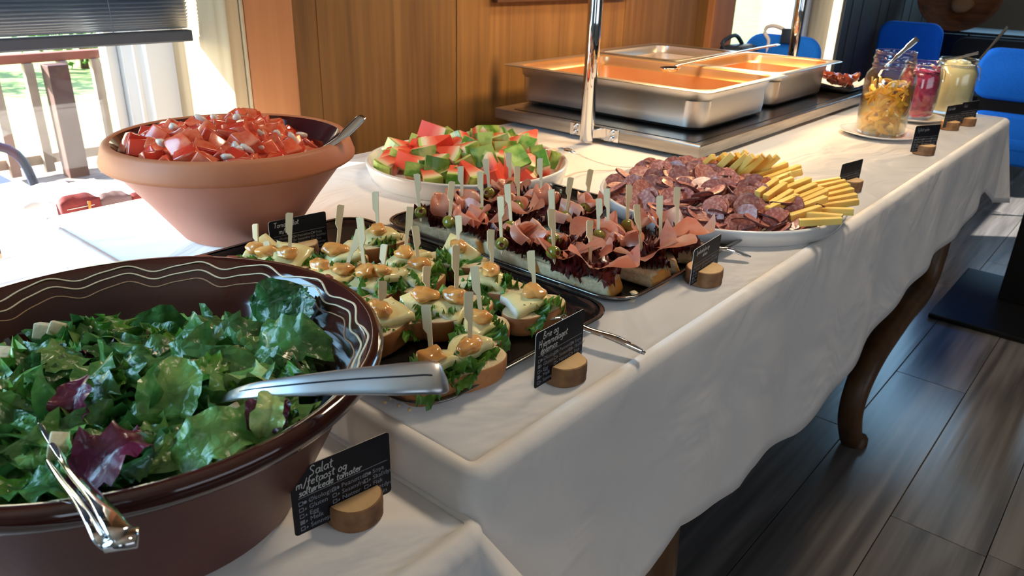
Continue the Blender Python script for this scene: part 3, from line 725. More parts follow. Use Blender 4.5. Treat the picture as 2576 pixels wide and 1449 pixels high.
def addmelon(k, loc, rot, s, lb):
    f, r, T = WMV[k]
    t = thing('watermelon_chunk', lb, 'watermelon', loc, GW, rot); t.scale = (s, s, s)
    inst(f, 'flesh', t); inst(r, 'rind', t)
pl = []; tries = 0
while len(pl) < 66 and tries < 30000:
    tries += 1
    a = rs.uniform(0, 2*pi); r = .152*sqrt(rs.random()); p = WC+Vector((r*cos(a), r*sin(a)))
    if any((p-o).length < .0285 for o in pl) and rs.random() < .9985: continue
    pl.append(p); fl_ = len(pl) < 34
    k = rs.randrange(12)
    face = math.atan2(-p.y, -p.x) if rs.random() < .84 else rs.uniform(0, 6.3)   # many rinds face the room
    face += rs.gauss(0, .42)
    addmelon(k, (p.x, p.y, melz(p)+rs.uniform(-.004, .008)), (rs.gauss(0, .35)+(pi/2 if rs.random() < .3 else 0), rs.gauss(0, .35), face+pi), rs.uniform(.92, 1.16), 'watermelon chunk '+rs.choice(('with striped rind', 'with red flesh'))+' '+zone(p, WC, .17)+' of the round platter')
# red pieces that stand out
for px, py, z, rot, lb in ((1298, 420, .812, (1.2, .9, .9), 'long thin red watermelon slice leaning at the front of the platter'), (1090, 332, .822, (.2, -.3, 2.2), 'red watermelon wedge topmost at the back left of the pile'),
                           (1210, 340, .815, (.1, .3, 1.4), 'red watermelon wedge with pale rind topmost at the back of the pile'), (1330, 352, .806, (.3, -.3, .4), 'red watermelon wedge at the back right of the platter')):
    q = at(px, py, z); addmelon(rs.randrange(12), q, rot, 1.15, lb)
# sausage slices and cheese sticks
M_saus = mat('salami', S(180, 104, 92), .36, c2=S(220, 166, 148), scale=230, rand=.2, coat=.15, lo=.45, hi=.68)
M_sedge = mat('salami_skin', S(98, 42, 38), .4, c2=S(72, 28, 28), scale=60)
def sausage(seed):
    rs = random.Random(seed); a, b = rs.uniform(.0195, .0225), rs.uniform(.0165, .0195); t = rs.uniform(.0030, .0042); bend = rs.uniform(-.003, .003)
    def R(s, z): return [(a*s*cos(2*pi*j/22)*(1+.03*sin(3*j+seed)), b*s*sin(2*pi*j/22), z+bend*(s*cos(2*pi*j/22))**2) for j in range(22)]
    v, f = loft([R(.96, 0), R(1, t*.3), R(1, t*.75), R(.965, t)]); m = Mb().add(v, f)
    m.m = [1]*(22*3)+[0, 0]; return m.mesh('sausage_slice', [M_saus, M_sedge], smooth=False)
SM = [sausage(s) for s in range(8)]; GSa = 'sausage slices on the round platter'
rs = random.Random(8)
def inS(px, py):   # area of the sausage heap as the photograph shows it
    return (py < 590) and (px < 1765+ (py-412)*1.45 or False) and px < 2020 and px > 1538+max(0, (py-500))*1.2 - max(0, 0)
def stz(r, base): return TT+.010+.034*max(0, 1-(r/.20)**2.2)+base
pl = []; tries = 0
while len(pl) < 190 and tries < 60000:
    tries += 1
    a = rs.uniform(0, 2*pi); r = .186*sqrt(rs.random()); p = PC+Vector((r*cos(a), r*sin(a)))
    v = p-PC; h = v.dot(Vector((CR.x, CR.y)).normalized()); dv = v.dot(Vector((cos(YAW), sin(YAW))))
    if h > .035-.42*dv+(.012 if dv > 0 else .055*min(1, -dv/.1)): continue
    z = stz(r, rs.uniform(-.004, .008))
    if any((Vector((p.x, p.y, z))-o).length < .0088 for o in pl): continue
    pl.append(Vector((p.x, p.y, z)))
    big_ = rs.random()
    nn = Vector((rs.gauss(0, .45), rs.gauss(0, .45), 1)) if big_ < .6 else Vector((-.8+rs.gauss(0, .3), -.5+rs.gauss(0, .3), rs.uniform(.3, .7)))
    o = inst(SM[rs.randrange(8)], 'sausage_slice', None, orient((p.x, p.y, z+.004), nn, rs.uniform(0, 6), rs.uniform(.95, 1.15)))
    tag(o, 'dark red sausage slice '+('lying flat ' if big_ < .6 else 'tilted on its edge ')+zone(p, PC, .19)+' of the sausage heap', 'sausage', GSa)
M_chs = mat('cheese', S(250, 212, 116), .4, c2=S(244, 198, 92), scale=30, rand=.06, sss=.3, coat=.1)
STK = [(1752,432,1795,394,.83),(1770,436,1822,392,.83),(1790,438,1838,398,.828),(1806,440,1852,395,.83),(1822,446,1868,392,.832),(1838,450,1885,402,.83),(1855,452,1912,400,.83),(1872,452,1935,398,.832),(1888,455,1952,398,.832),(1780,448,1828,402,.826),(1812,452,1862,404,.826),(1846,458,1900,408,.826),
 (1862,462,1980,413,.820),(1885,468,2015,420,.818),(1925,455,2018,432,.814),(1900,470,1992,440,.816),(1895,480,1975,446,.812),(1905,487,1995,452,.812),(1920,478,2020,458,.808),
 (1905,490,1948,460,.812),(1925,500,1968,470,.810),(1965,482,2022,460,.808),(1940,515,1992,482,.806),(1985,495,2042,470,.806),(2000,505,2062,480,.803),(1930,530,2005,495,.802),(2010,515,2068,490,.800),
 (2020,470,2078,460,.796),(2035,480,2092,467,.796),(2050,490,2112,474,.796),(2058,500,2125,484,.795),(2060,512,2134,498,.794),(2062,522,2134,511,.792),(2040,530,2130,532,.790),(2012,540,2110,548,.790),(2010,560,2090,556,.789),(1995,530,2050,510,.796),(1985,548,2060,524,.793)]
ORD = 'first second third fourth fifth sixth seventh eighth ninth tenth eleventh twelfth thirteenth fourteenth fifteenth sixteenth'.split()
rs = random.Random(4)
for i, (a, b, c, d, z1) in enumerate(STK):
    z0 = .789 if i < 19 else max(.784, z1-.010)
    p, q = at(a, b, z0), at(c, d, z1)
    L_ = (q-p).length; ax = (q-p).normalized()
    if L_ > .10: q = p+ax*.10; L_ = .10
    if L_ < .062: q = p+ax*.062; L_ = .062
    sd_ = ax.cross(Vector((0, 0, 1))).normalized(); up = sd_.cross(ax)
    wv, hv = (rs.uniform(.0095, .0115), rs.uniform(.0105, .013)); v, f = bbox(-L_/2, -wv/2, -hv/2, L_/2, wv/2, hv/2, .0012)
    M = Matrix(((ax.x, sd_.x, up.x, 0), (ax.y, sd_.y, up.y, 0), (ax.z, sd_.z, up.z, 0), (0, 0, 0, 1))); M.translation = (p+q)/2
    tp = 1-.12*rs.random()
    v = [(x, y*(tp if x > 0 else 1), zz*(tp if x > 0 else 1)) for x, y, zz in v]
    o = inst(Mb().add(v, f).mesh('cheese_stick', M_chs, smooth=False), 'cheese_stick', None, M)
    g_ = (0, 12) if i < 12 else (12, 27) if i < 27 else (27, len(STK)); k_ = sorted(range(*g_), key=lambda q: STK[q][0]+STK[q][2]).index(i)
    tag(o, ORD[k_]+' cheese stick from the left '+('in the standing fan behind the sausages' if i < 12 else 'in the lying middle rows of cheese' if i < 27 else 'among those along the right platter rim'), 'cheese', 'cheese sticks on the sausage platter')
for i in range(26):   # sticks of the lower layers
    a = radians(-52+i*5.6)+YAW-pi/2+.55; r = .128 if i % 2 else .085; p = PC+Vector((r*cos(a), r*sin(a))); z = TT+.016+(.009 if i % 2 == 0 else 0)
    hh = (p-PC).dot(Vector((CR.x, CR.y)).normalized()); dv = (p-PC).dot(Vector((cos(YAW), sin(YAW))))
    if hh < .05-.35*dv: continue
    v, f = bbox(-.042, -.0055, -.006, .042, .0055, .006, .0012)
    o = inst(Mb().add(v, f).mesh('cheese_stick', M_chs, smooth=False), 'cheese_stick', None, TRS((p.x, p.y, z), (0, 0, a+rs.uniform(-.15, .15))))
    tag(o, 'yellow cheese stick in the lowest layer under the other sticks', 'cheese', 'cheese sticks on the sausage platter')

# ---------------------------------------------------------------- dark trays
M_tray = mat('dark_tray', S(44, 44, 44), .16, .55, coat=.3)
M_trayr = mat('tray_rim', S(120, 118, 114), .14, .9)
def tray(label, x0, x1, y0, y1, r=.045, h=.013):
    cx, cy, hx, hy = (x0+x1)/2, (y0+y1)/2, (x1-x0)/2, (y1-y0)/2; z = TT+.0008
    t = thing('serving_tray', label, 'tray', (cx, cy, z), 'dark rectangular trays of open sandwiches')
    R = lambda d, zz: rrect(cx, cy, hx-d, hy-d, max(.004, r-d), z+zz, 8)
    Mb().add(*loft([R(.016, 0), R(.010, .004), R(.002, h-.002), R(.006, h-.001), R(.012, .006), R(.019, .0035)])).build('plate', M_tray, t)
    Mb().add(*loft([R(.0035, h-.0022), R(0, h-.002), R(-.001, h), R(.001, h+.0012), R(.005, h+.0005)], False, False)).build('rim', M_trayr, t)
    return t
tray('dark shiny tray with brie toasts behind the salad bowl', .392, .706, .430, .930)
tray('dark shiny tray with ham and olive toasts in front of the melon', .716, 1.075, .430, .880)
TB = TT+.0008+.0045
# ---------------------------------------------------------------- wooden picks
M_pick = mat('bamboo', S(222, 202, 160), .6, c2=S(206, 184, 140), scale=25, stretch=(1, 1, .15), rand=.05)
def pickmesh():
    L_ = .088; pts = [(-.0042, 1.0), (.0042, 1.0), ]
    o = [(-.0046, L_), (.0022, L_), (.0046, L_-.0028), (.0046, L_-.026), (.0013, L_-.033), (.0012, .006), (0, 0), (-.0012, .006), (-.0014, L_-.030), (-.0046, L_-.024)]
    o = [(-.0036, L_), (.0020, L_), (.0040, L_-.0026), (.0040, L_-.027), (.0014, L_-.032), (.0012, .006), (.0002, 0), (-.0014, .004), (-.0040, L_-.004)]
    o = [(.0045, L_-.0004), (-.0024, L_), (-.0046, L_-.0022), (-.0046, L_-.0265), (-.0012, L_-.0325), (-.0010, .006), (0.0008, 0), (.0022, .006), (.0034, L_-.033)]
    return Mb().add(*loft([[(x, -.0011, z) for x, z in o], [(x, .0011, z) for x, z in o]])).mesh('pick', M_pick, smooth=False)
ME_pick = pickmesh()
def addpick(t, bot, top, rng, flip=1):
    ax = (top-bot).normalized(); L_ = (top-bot).length+.016
    fx = (CR*.93+CF*rng.uniform(-.5, .5)); fx = (fx-ax*fx.dot(ax)).normalized()*flip; fy = ax.cross(fx)
    b = bot-ax*.016-t.location
    M = Matrix(((fx.x, fy.x, ax.x, b.x), (fx.y, fy.y, ax.y, b.y), (fx.z, fy.z, ax.z, b.z), (0, 0, 0, 1))) @ Matrix.Diagonal(Vector((1, 1, L_/.088, 1)))
    inst(ME_pick, 'pick', t, M)
# ---------------------------------------------------------------- brie toasts
M_crust = mat('bread_crust', S(130, 74, 36), .62, c2=S(184, 124, 72), scale=26, rand=.08, bump=.3, bscale=90)
M_crumb = mat('bread_crumb', S(226, 206, 166), .8, c2=S(208, 184, 138), scale=90, bump=.6, bscale=260, rand=.05)
M_brie = mat('brie_cream', S(240, 226, 170), .26, c2=S(232, 214, 150), scale=40, coat=.35, sss=.25, bump=.15, bscale=70)
M_rindw = mat('brie_rind', S(240, 236, 224), .6, bump=.3, bscale=200)
M_jam = mat('apple_jam', S(226, 168, 96), .2, c2=S(210, 144, 70), scale=60, coat=.6, sss=.5, rand=.08)
def breadoval(seed, a=.043, b=.024):
    rs = random.Random(seed); h = rs.uniform(.020, .024); o = Vector((seed, 0, 0))
    def R(s, z, e=0): return [((a*s*cos(t)*(1+.04*noise.noise(Vector((cos(t)*2, sin(t)*2, seed))))-e*.3, math.copysign(abs(sin(t))**.8, sin(t))*b*s*(1+.06*noise.noise(Vector((cos(t)*2, sin(t)*2, seed+9)))), z)) for t in [2*pi*j/28 for j in range(28)]]
    v, f = loft([R(.84, 0), R(.93, .0015), R(.985, .006), R(1.0, .013), R(1.0, h-.0012), R(.975, h), R(.5, h+.0012), R(.1, h+.0005)])
    m = Mb().add(v, f); m.m = [1]*(28*5)+[0]*(28*2)+[1, 0]
    return m.mesh('bread', [M_crumb, M_crust])
BRD = [breadoval(s) for s in range(6)]
def briemesh(seed):
    rs = random.Random(seed); D = rs.uniform(.044, .052); W = rs.uniform(.036, .042); T = .0085; o = Vector((seed*5, 0, 0)); nu, nv = 11, 7
    top, bot = [], []
    bend = rs.uniform(4, 11); tw = rs.uniform(-7, 7)
    for i in range(nu):
        u = i/(nu-1)
        for j in range(nv):
            s = j/(nv-1)*2-1; x = (u-.5)*D; wd = W*(1-.66*u**1.3)*(1+.16*noise.noise(Vector((u*5, s, seed)))); y = s*wd/2
            z = -bend*x*x*.9-bend*.8*y*y+tw*x*y+.0034*noise.noise(Vector((x*60, y*60, seed)))
            top.append((x, y, z+T/2)); bot.append((x*1.02, y*1.02, z-T/2))
    q = lambda b, i, j: b+i*nv+j
    n = nu*nv; f = []; mi = []
    for i in range(nu-1):
        for j in range(nv-1):
            f.append((q(0, i, j), q(0, i+1, j), q(0, i+1, j+1), q(0, i, j+1))); mi.append(0)
            f.append((q(n, i, j), q(n, i, j+1), q(n, i+1, j+1), q(n, i+1, j))); mi.append(1)
    for i in range(nu-1):
        f.append((q(0, i, 0), q(n, i, 0), q(n, i+1, 0), q(0, i+1, 0))); mi.append(0)
        f.append((q(0, i, nv-1), q(0, i+1, nv-1), q(n, i+1, nv-1), q(n, i, nv-1))); mi.append(0)
    for j in range(nv-1):
        f.append((q(0, 0, j), q(0, 0, j+1), q(n, 0, j+1), q(n, 0, j))); mi.append(1)
        f.append((q(0, nu-1, j), q(n, nu-1, j), q(n, nu-1, j+1), q(0, nu-1, j+1))); mi.append(0)
    m = Mb().add(top+bot, f); m.m = mi; return m.mesh('brie_slice', [M_brie, M_rindw])
BRI = [briemesh(s) for s in range(6)]
JAM = [Mb().add(*blob(s+60, .0115, .45, 1.5, 3)).mesh('jam', M_jam) for s in range(5)]
M_lolg = mat('lettuce_green', S(58, 112, 30), .4, c2=S(112, 160, 60), scale=40, trans=.2, rand=.15, coat=.2)
LOG = [leafmesh('lettuce', 140+s, .058, .046, M_lolg, ruf=.008, jag=.17, nf=11, nu=34, curl=.45) for s in range(5)]
BP = [(642,563,647,645),(670,607,676,655),(728,535,727,658),(857,515,846,648),(905,546,921,704),(905,578,865,699),(944,482,950,598),(798,651,808,690),(1032,520,1020,657),(967,614,959,704),(1044,568,1057,685),
      (1153,542,1156,640),(1147,617,1146,767),(1074,669,1072,765),(963,706,959,800),(1193,670,1211,822),(1179,733,1180,898),(1071,766,1086,922),(1335,630,1345,757),(1235,577,1235,701)]
BL = ['behind the salad bowl rim, farthest left of the picks', 'behind the salad bowl rim, shortest pick showing beside the leftmost', 'with its pick in front of the tomato salad card', 'with its pick beside the terracotta bowl base', 'with its pick leaning right, crossing another pick',
      'with its pick leaning left, crossing another pick', 'at the far end of the tray with the tallest pick', 'half hidden by the salad bowl rim, stubby pick', 'next to the far edge toward the ham tray', 'in the middle left, behind the bowl rim', 'in the middle of the second row from the far end',
      'standing brie slice beside the ham tray edge', 'in the centre of the tray with an upright pick', 'centre left with draped brie over green lettuce', 'tucked against the salad bowl rim', 'with jam dripping at the foot of a tilted pick', 'second nearest toast with wide glossy brie', 'nearest toast partly under the salad server handle',
      'at the right end beside the brie card', 'at the right with drooping brie by the ham tray']
MIN = {17: (1118, 1000, .1), 16: (1205, 935, .35), 15: (1215, 860, .2), 18: (1345, 812, -.3), 13: (1080, 832, -.15), 14: (985, 905, -.1), 12: (1140, 800, .1)}
rs = random.Random(21); placed = []
for i, (tx, ty, bx, by) in enumerate(BP):
    bot = at(bx, by, TB+.030); top = atd(tx, ty, depth(bot))
    base = Vector((bot.x, bot.y)); 
    if base.x < .43 : base.x = max(base.x, .435)
    base.x = min(max(base.x, .440), .655); base.y = min(max(base.y, .455), .885)
    t = thing('brie_toast', 'brie and apple jam toast '+BL[i], 'sandwich', (base.x, base.y, TB), 'brie toasts on the dark tray')
    a = rs.uniform(-.5, .35)+(.25 if i % 3 == 0 else 0)
    if i in (11, 19): a = -1.2
    inst(BRD[i % 6], 'bread', t, TRS((0, 0, 0), (0, 0, a), rs.uniform(1.0, 1.12)))
    for k in range(3):
        a2 = a+rs.uniform(-.9, .9)+(0, pi, -pi/2)[k]
        inst(LOG[rs.randrange(5)], 'lettuce', t, TRS((.018*cos(a2), .014*sin(a2), .0262), (rs.uniform(-.4, .4), rs.uniform(-.1, .35), a2), rs.uniform(.8, 1.02)))
    inst(BRI[i % 6], 'brie_slice', t, TRS((rs.uniform(-.006, .006), rs.uniform(-.004, .004), .0335), (rs.gauss(0, .22)+(.9 if i == 11 else 0), rs.gauss(0, .2), a+rs.choice((0, pi))+rs.uniform(-.5, .5)), rs.uniform(1.0, 1.15)))
    jo = Vector((bot.x-base.x, bot.y-base.y)); jo = jo if jo.length < .02 else jo.normalized()*.012
    inst(JAM[i % 5], 'jam', t, TRS((jo.x, jo.y, .0415), (0, 0, rs.uniform(0, 6)), (rs.uniform(1.0, 1.45), rs.uniform(.8, 1.1), .68)))
    addpick(t, bot, top, rs, rs.choice((1, 1, 1, -1)))
# ---------------------------------------------------------------- ham toasts
M_crum2 = mat('white_crumb', S(216, 196, 158), .85, c2=S(196, 172, 130), scale=120, bump=.7, bscale=300, rand=.05)
M_cru2 = mat('golden_crust', S(206, 136, 52), .5, c2=S(222, 164, 84), scale=30, rand=.06)
def breadblock(seed):
    rs = random.Random(seed); L_, W, H = rs.uniform(.074, .082), rs.uniform(.040, .046), rs.uniform(.019, .023)
    bm = bmesh.new(); bmesh.ops.create_cube(bm, size=1)
    for v in bm.verts: v.co = Vector((v.co.x*L_, v.co.y*W, v.co.z*H+H/2))
    bmesh.ops.bevel(bm, geom=bm.edges[:], offset=.0035, segments=2, profile=.6, affect='EDGES')
    bmesh.ops.subdivide_edges(bm, edges=[e for e in bm.edges if e.calc_length() > .01], cuts=3, use_grid_fill=True)
    for v in bm.verts:
        v.co.x += (.010*(v.co.z/H-.5) if v.co.x > 0 else 0)*-1 - (.12*abs(v.co.y)/W*.03 if v.co.x > 0 else 0)
        v.co += Vector((noise.noise(v.co*60+Vector((seed, 0, 0))), noise.noise(v.co*60+Vector((0, seed, 0))), 0))*.0012
    bm.verts.index_update(); bm.normal_update(); m = Mb(); m.v = [v.co.copy() for v in bm.verts]
    for f in bm.faces:
        m.f.append(tuple(v.index for v in f.verts)); c = f.calc_center_median(); m.m.append(1 if (c.x > L_*.44 or (c.z < .002)) else 0)
    bm.free(); return m.mesh('bread', [M_crum2, M_cru2])
BRB = [breadblock(s) for s in range(5)]
M_ham = mat('cured_ham', S(230, 146, 118), .32, c2=S(246, 206, 182), scale=26, rand=.1, trans=.34, coat=.35, lo=.42, hi=.7, bump=.2, bscale=80)
def hammesh(seed):
    rs = random.Random(seed); nu, nv = 15, 9; kind = seed % 3; v = []; k1 = rs.uniform(2, 3.4); ph = rs.uniform(0, 6); W = rs.uniform(.050, .064)
    for i in range(nu):
        u = i/(nu-1)*2-1
        for j in range(nv):
            s = j/(nv-1); edge = 1+.10*sin(u*5+ph)
            if kind == 0:      # fan with petals
                a = u*1.75; r = .006+.030*s*edge; x, y, z = r*sin(a), -r*cos(a)*.8, .020*s*s*(.6+.5*cos(k1*a*1.3+ph))+.006*s
            elif kind == 1:    # folded roll
                x = u*W/2*(1-.25*s); t = s*2.6-.6; y = -.017*cos(t)*(1+.15*sin(u*3+ph)); z = .015*sin(t)+.011+.006*sin(u*k1*2+ph)*s
            else:              # wave
                x = u*W/2; y = (s-.5)*.042*edge; z = .010*sin(u*k1*1.7+ph+s*1.2)+.010*s+.008
            if kind: x *= sqrt(max(.05, 1-.72*(2*s-1)**2)); y *= 1-.22*u*u
            v.append((x, y, z+.0018*noise.noise(Vector((x*60, y*60, seed)))))
    f = [(i*nv+j, (i+1)*nv+j, (i+1)*nv+j+1, i*nv+j+1) for i in range(nu-1) for j in range(nv-1)]
    return Mb().add(v, f).mesh('ham_slice', M_ham)
HAM = [hammesh(s) for s in range(9)]
M_lolr = mat('lettuce_red', S(62, 14, 18), .4, c2=S(96, 26, 28), scale=40, trans=.12, rand=.2, coat=.25)
LOR = [leafmesh('red_lettuce', 160+s, .058, .046, M_lolr, ruf=.010, jag=.20, nf=13, nu=38, curl=.45, crumple=.011) for s in range(5)]
M_olive = mat('olive', S(112, 112, 34), .2, c2=S(136, 130, 50), scale=60, coat=.4, rand=.06)
def olivegeo():
    R = [(.0006, -.0105), (.0040, -.0098), (.0075, -.006), (.0088, 0), (.0077, .0055), (.0046, .0092), (.0028, .0098), (.0026, .0080), (.0004, .0078)]
    m = Mb().add(*loft([[(r*cos(2*pi*j/18), r*sin(2*pi*j/18), z) for j in range(18)] for r, z in R])); m.m = [0]*(18*6)+[1]*(18*2)+[0, 1]
    return m.mesh('olive', [M_olive, mat('pimento', S(130, 44, 26), .3)])
ME_ol = olivegeo()
HP = [(1048,437,1058,533),(1137,456,1129,557),(1159,418,1161,508),(1208,431,1212,536),(1222,400,1230,483),(1280,384,1282,466),(1301,418,1303,518),(1276,463,1285,569),(1358,398,1360,491),(1486,426,1471,524),(1436,446,1422,545),(1387,476,1394,600),(1259,494,1263,611),(1386,526,1392,633),
      (1527,474,1529,578),(1507,499,1508,592),(1583,465,1579,565),(1601,514,1612,626),(1484,554,1483,652),(1660,492,1660,612),(1704,470,1700,580)]
HL = ['farthest left, round olive on its pick', 'second in the left row with a half hidden olive', 'far row behind the leftmost, olive with its hole showing', 'middle of the second row with folded ham over the olive', 'far row with olive close to the melon platter', 'farthest toast right below the melon platter rim',
      'third row with olive and curled ham', 'in the centre with a big smooth olive', 'far end with olive beside dark red lettuce', 'far right row next to the sausage platter', 'behind the centre with a pick leaning right', 'centre right with olive beneath upright ham', 'front row with the red stuffed olive facing the viewer',
      'front row with olive and pink fatty ham', 'right half with two picks close together, thicker pick', 'right half with two picks close together, thinner pick', 'beside the sausage platter with a round green olive', 'right half with bare pick leaning left', 'nearest corner with scalloped ham over dark lettuce', 'right front with a large draped ham sheet', 'far right corner with the tallest folded ham']
rs = random.Random(33)
for i, (tx, ty, bx, by) in enumerate(HP):
    hz = TB+.046 if i < 17 and i not in (9, 10) else TB+.040
    bot = at(bx, by, hz); top = atd(tx, ty, depth(bot))
    base = Vector((bot.x, bot.y)); base.x = min(max(base.x, .748), 1.04); base.y = min(max(base.y, .480), .835)
    t = thing('ham_toast', 'ham toast '+HL[i], 'sandwich', (base.x, base.y, TB), 'ham and olive toasts on the dark tray')
    a = -pi/2+rs.uniform(-.22, .22)+(.5 if i in (19, 20) else 0)
    inst(BRB[i % 5], 'bread', t, TRS((0, 0, 0), (0, 0, a), rs.uniform(.94, 1.04)))
    for k in range(3):
        a2 = a+rs.uniform(-.6, .6)+(pi if k == 1 else 0)+(pi/2 if k == 2 else 0)
        inst(LOR[rs.randrange(5)], 'red_lettuce', t, TRS((.016*cos(a2), .016*sin(a2), .029+.003*k), (rs.uniform(-.4, .4), rs.uniform(-.2, .35), a2), rs.uniform(.82, 1.02)))
    big_ = i in (17, 18, 19, 20, 13)
    inst(HAM[rs.randrange(9)] if not big_ else HAM[(i % 3)*3], 'ham_slice', t, TRS((rs.uniform(-.004, .004), rs.uniform(-.012, .0), .034), (rs.uniform(-.1, .3), rs.uniform(-.2, .2), rs.uniform(-.9, .5)-.4), 1.25 if big_ else rs.uniform(.85, 1.05)))
    if i % 3 != 1: inst(HAM[rs.randrange(9)], 'ham_slice', t, TRS((rs.uniform(-.006, .006), rs.uniform(.004, .018), .032), (rs.uniform(-.3, .3), rs.uniform(-.3, .3), rs.uniform(-1, 1)+2.2), rs.uniform(.85, 1.05)))
    if i not in (17, 18, 19, 20):
        l = bot-t.location; toc2 = (-CF).normalized()
        inst(ME_ol, 'olive', t, orient(l-Vector((0, 0, .001)), (toc2+Vector((0, 0, -.25)) if i in (2, 12) else Vector((rs.uniform(-1, 1), rs.uniform(-1, 1), rs.uniform(-.5, .5)))), 0, 1.0))
    addpick(t, bot, top, rs, rs.choice((1, 1, -1)))
M_cr = mat('crumb_bits', S(220, 200, 150), .8)
cm_ = Mb().add(*blob(7, .0022, .4, 1.5, 1)).mesh('bread_crumb', M_cr)
for px, py in ((982, 1002), (1003, 1020), (1030, 1030), (968, 1012), (1010, 1003)):
    tag(inst(cm_, 'bread_crumb', None, TRS(at(px, py, TB+.001), (px, py, 0))), 'tiny bread crumb lying on the near end of the brie tray', 'crumb', 'crumbs on the brie tray')
for px, py in ((1588, 752), (1596, 738)):
    v, f = blob(px, 1, .5, 1.6, 2)
    tag(Mb().add(v, f, M=TRS(at(px, py, TB+.001), (0, 0, 1), (.008, .005, .0022))).build('mayonnaise_smear', mat('mayonnaise', S(238, 226, 186), .3, coat=.3), None), 'small cream mayonnaise smear on the near corner of the ham tray', 'sauce', 'sauce smears on the ham tray')
# ---------------------------------------------------------------- food warmer with pans
M_ss = mat('brushed_steel', S(176, 172, 166), .30, 1.0, c2=S(150, 146, 140), scale=8, stretch=(1, 1, 14), bump=.05, bscale=40)
M_ssp = mat('pan_steel', S(218, 214, 208), .34, 1.0, bump=.03, bscale=60)
M_chr = mat('chrome', S(226, 226, 228), .05, 1.0)
M_blk = mat('shaded_hotplate', S(40, 37, 34), .26, .3, coat=.2)  # dark tone holds the pans' shadow on the warmer top
HX0, HX1, HY0, HY1, HZ0, HZ1 = 1.4635, 2.555, .729, 1.312, TT+.009, .788
ht = thing('food_warmer', 'low stainless steel food warmer with shadow-dark top and chrome posts', 'food warmer', ((HX0+HX1)/2, (HY0+HY1)/2, TT+.0008))
Mb().add(*bbox(HX0, HY0, HZ0, HX1, HY1, HZ1-.001, .003)).build('housing', M_ss, ht, smooth=False)
Mb().add(*bbox(HX0+.018, HY0+.022, HZ1-.0015, HX1-.018, HY1-.05, HZ1+.0004, .0008)).build('hotplate', M_blk, ht, smooth=False)
for x in (HX0+.04, HX1-.04):
    for y in (HY0+.04, HY1-.06): Mb().add(*lathe([(.012, TT+.0008), (.013, TT+.004), (.013, HZ0+.001)], 16, (x, y))).build('foot', mat('rubber', S(20, 20, 20), .8), ht)
def post(px, py, sx, label):
    y = 1.0; x = HX0-.030 if sx < 0 else HX1+.030; r = .0158
    xf = HX0 if sx < 0 else HX1
    p = Mb().add(*lathe([(r-.002, TT+.008), (r, TT+.010), (r, 1.24), (r-.002, 1.242)], 28, (x, py))).build('post', M_chr, ht)
    for s in (-1, 1):
        yb = py+s*.048
        b = Mb().add(*bbox(xf-.0035 if sx < 0 else xf, yb-.020, HZ0+.0, xf if sx < 0 else xf+.0035, yb+.020, HZ1+.0, .0015)).add(*bbox(min(x, xf), py+s*.014-.002, HZ0+.004, max(x, xf), py+s*.014+.002, HZ1-.004, .001)).add(*bbox(min(xf, xf+sx*.003), min(py+s*.014, yb-s*.018), HZ0+.002, max(xf, xf+sx*.003), max(py+s*.014, yb-s*.018), HZ1-.002, .001)).build('bracket', M_chr, p, smooth=False)
        for zz in (HZ0+.0075, HZ1-.008):
            v, f = lathe([(.0068, 0), (.0068, .0015), (.0045, .0036), (.0022, .0036), (.002, .0022), (.0004, .0022)], 16)
            Mb().add(v, f, M=Matrix.Translation((xf+sx*.0034, yb+s*.003, zz)) @ Matrix.Rotation(sx*pi/2, 4, 'Y')).build('screw', M_chr, p)
post(1474, 1.000, -1, ''); post(1985, 1.000, 1, '')
# lamp bridge on the posts (above the picture) with its warm lamps
Mb().add(*bbox(HX0-.06, .93, 1.242, HX1+.06, 1.07, 1.29, .006)).build('lamp_bridge', M_ss, ht, smooth=False)
light('heat_lamp', 'AREA', ((HX0+HX1)/2, 1.0, 1.238), 11, (1, .62, .28), 1.0, .10, aim=(0, 0, -1))
M_film_lamplit = mat('greasy_lamplit_steel', S(220, 184, 140), .3, .75, c2=S(212, 164, 112), scale=7, bump=.05, bscale=60)  # orange tint: greasy residue with the heat lamp's warm reflection painted in
def pan(label, x0, x1, y0, y1, z0, z1, ri=.028, food=None, film=True):
    cx, cy, hx, hy = (x0+x1)/2, (y0+y1)/2, (x1-x0)/2, (y1-y0)/2
    t = thing('gastro_pan', label, 'pan', (cx, cy, z0), 'stainless steel pans on the food warmer')
    R = lambda d, z, rr: rrect(cx, cy, hx-d, hy-d, rr, z, 7)
    s = z1-z0
    out = [R(.052, z0, .03), R(.040, z0+.002, .036), R(.0322, z0+.009, .042), R(.0300, z0+s*.28, .044), R(.0295, z0+s*.70, .044), R(.0255, z0+s*.75, .046), R(.0235, z1-.004, .046), R(.002, z1-.003, .010), R(0, z1-.0015, .010), R(.002, z1, .010), R(.021, z1-.0005, .046), R(.0255, z1-.004, .046), R(.0272, z0+s*.76, .046), R(.0315, z0+s*.71, .044), R(.0325, z0+s*.28, .044), R(.036, z0+.013, .042), R(.042, z0+.005, .036), R(.06, z0+.004, .03)]
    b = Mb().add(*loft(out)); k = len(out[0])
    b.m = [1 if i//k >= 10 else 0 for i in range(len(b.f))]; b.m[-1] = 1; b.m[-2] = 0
    b.build('pan_body', [M_ssp, M_film_lamplit if film else M_ssp], t, auto=40)
    if food: 
        v, f = loft([R(.036, z0+food, .04), R(.09, z0+food+.003, .03), R(.15, z0+food+.001, .02)], False, True)
        Mb().add(v, f).build('sauce', mat('orange_sauce', S(196, 134, 76), .2, c2=S(180, 112, 56), scale=24, coat=.4, bump=.3), t)
    return t
PZ = HZ1+.0012
pan('large steel pan nearest the camera on the food warmer', 1.533, 1.957, .757, 1.352, PZ, .885, food=.010)
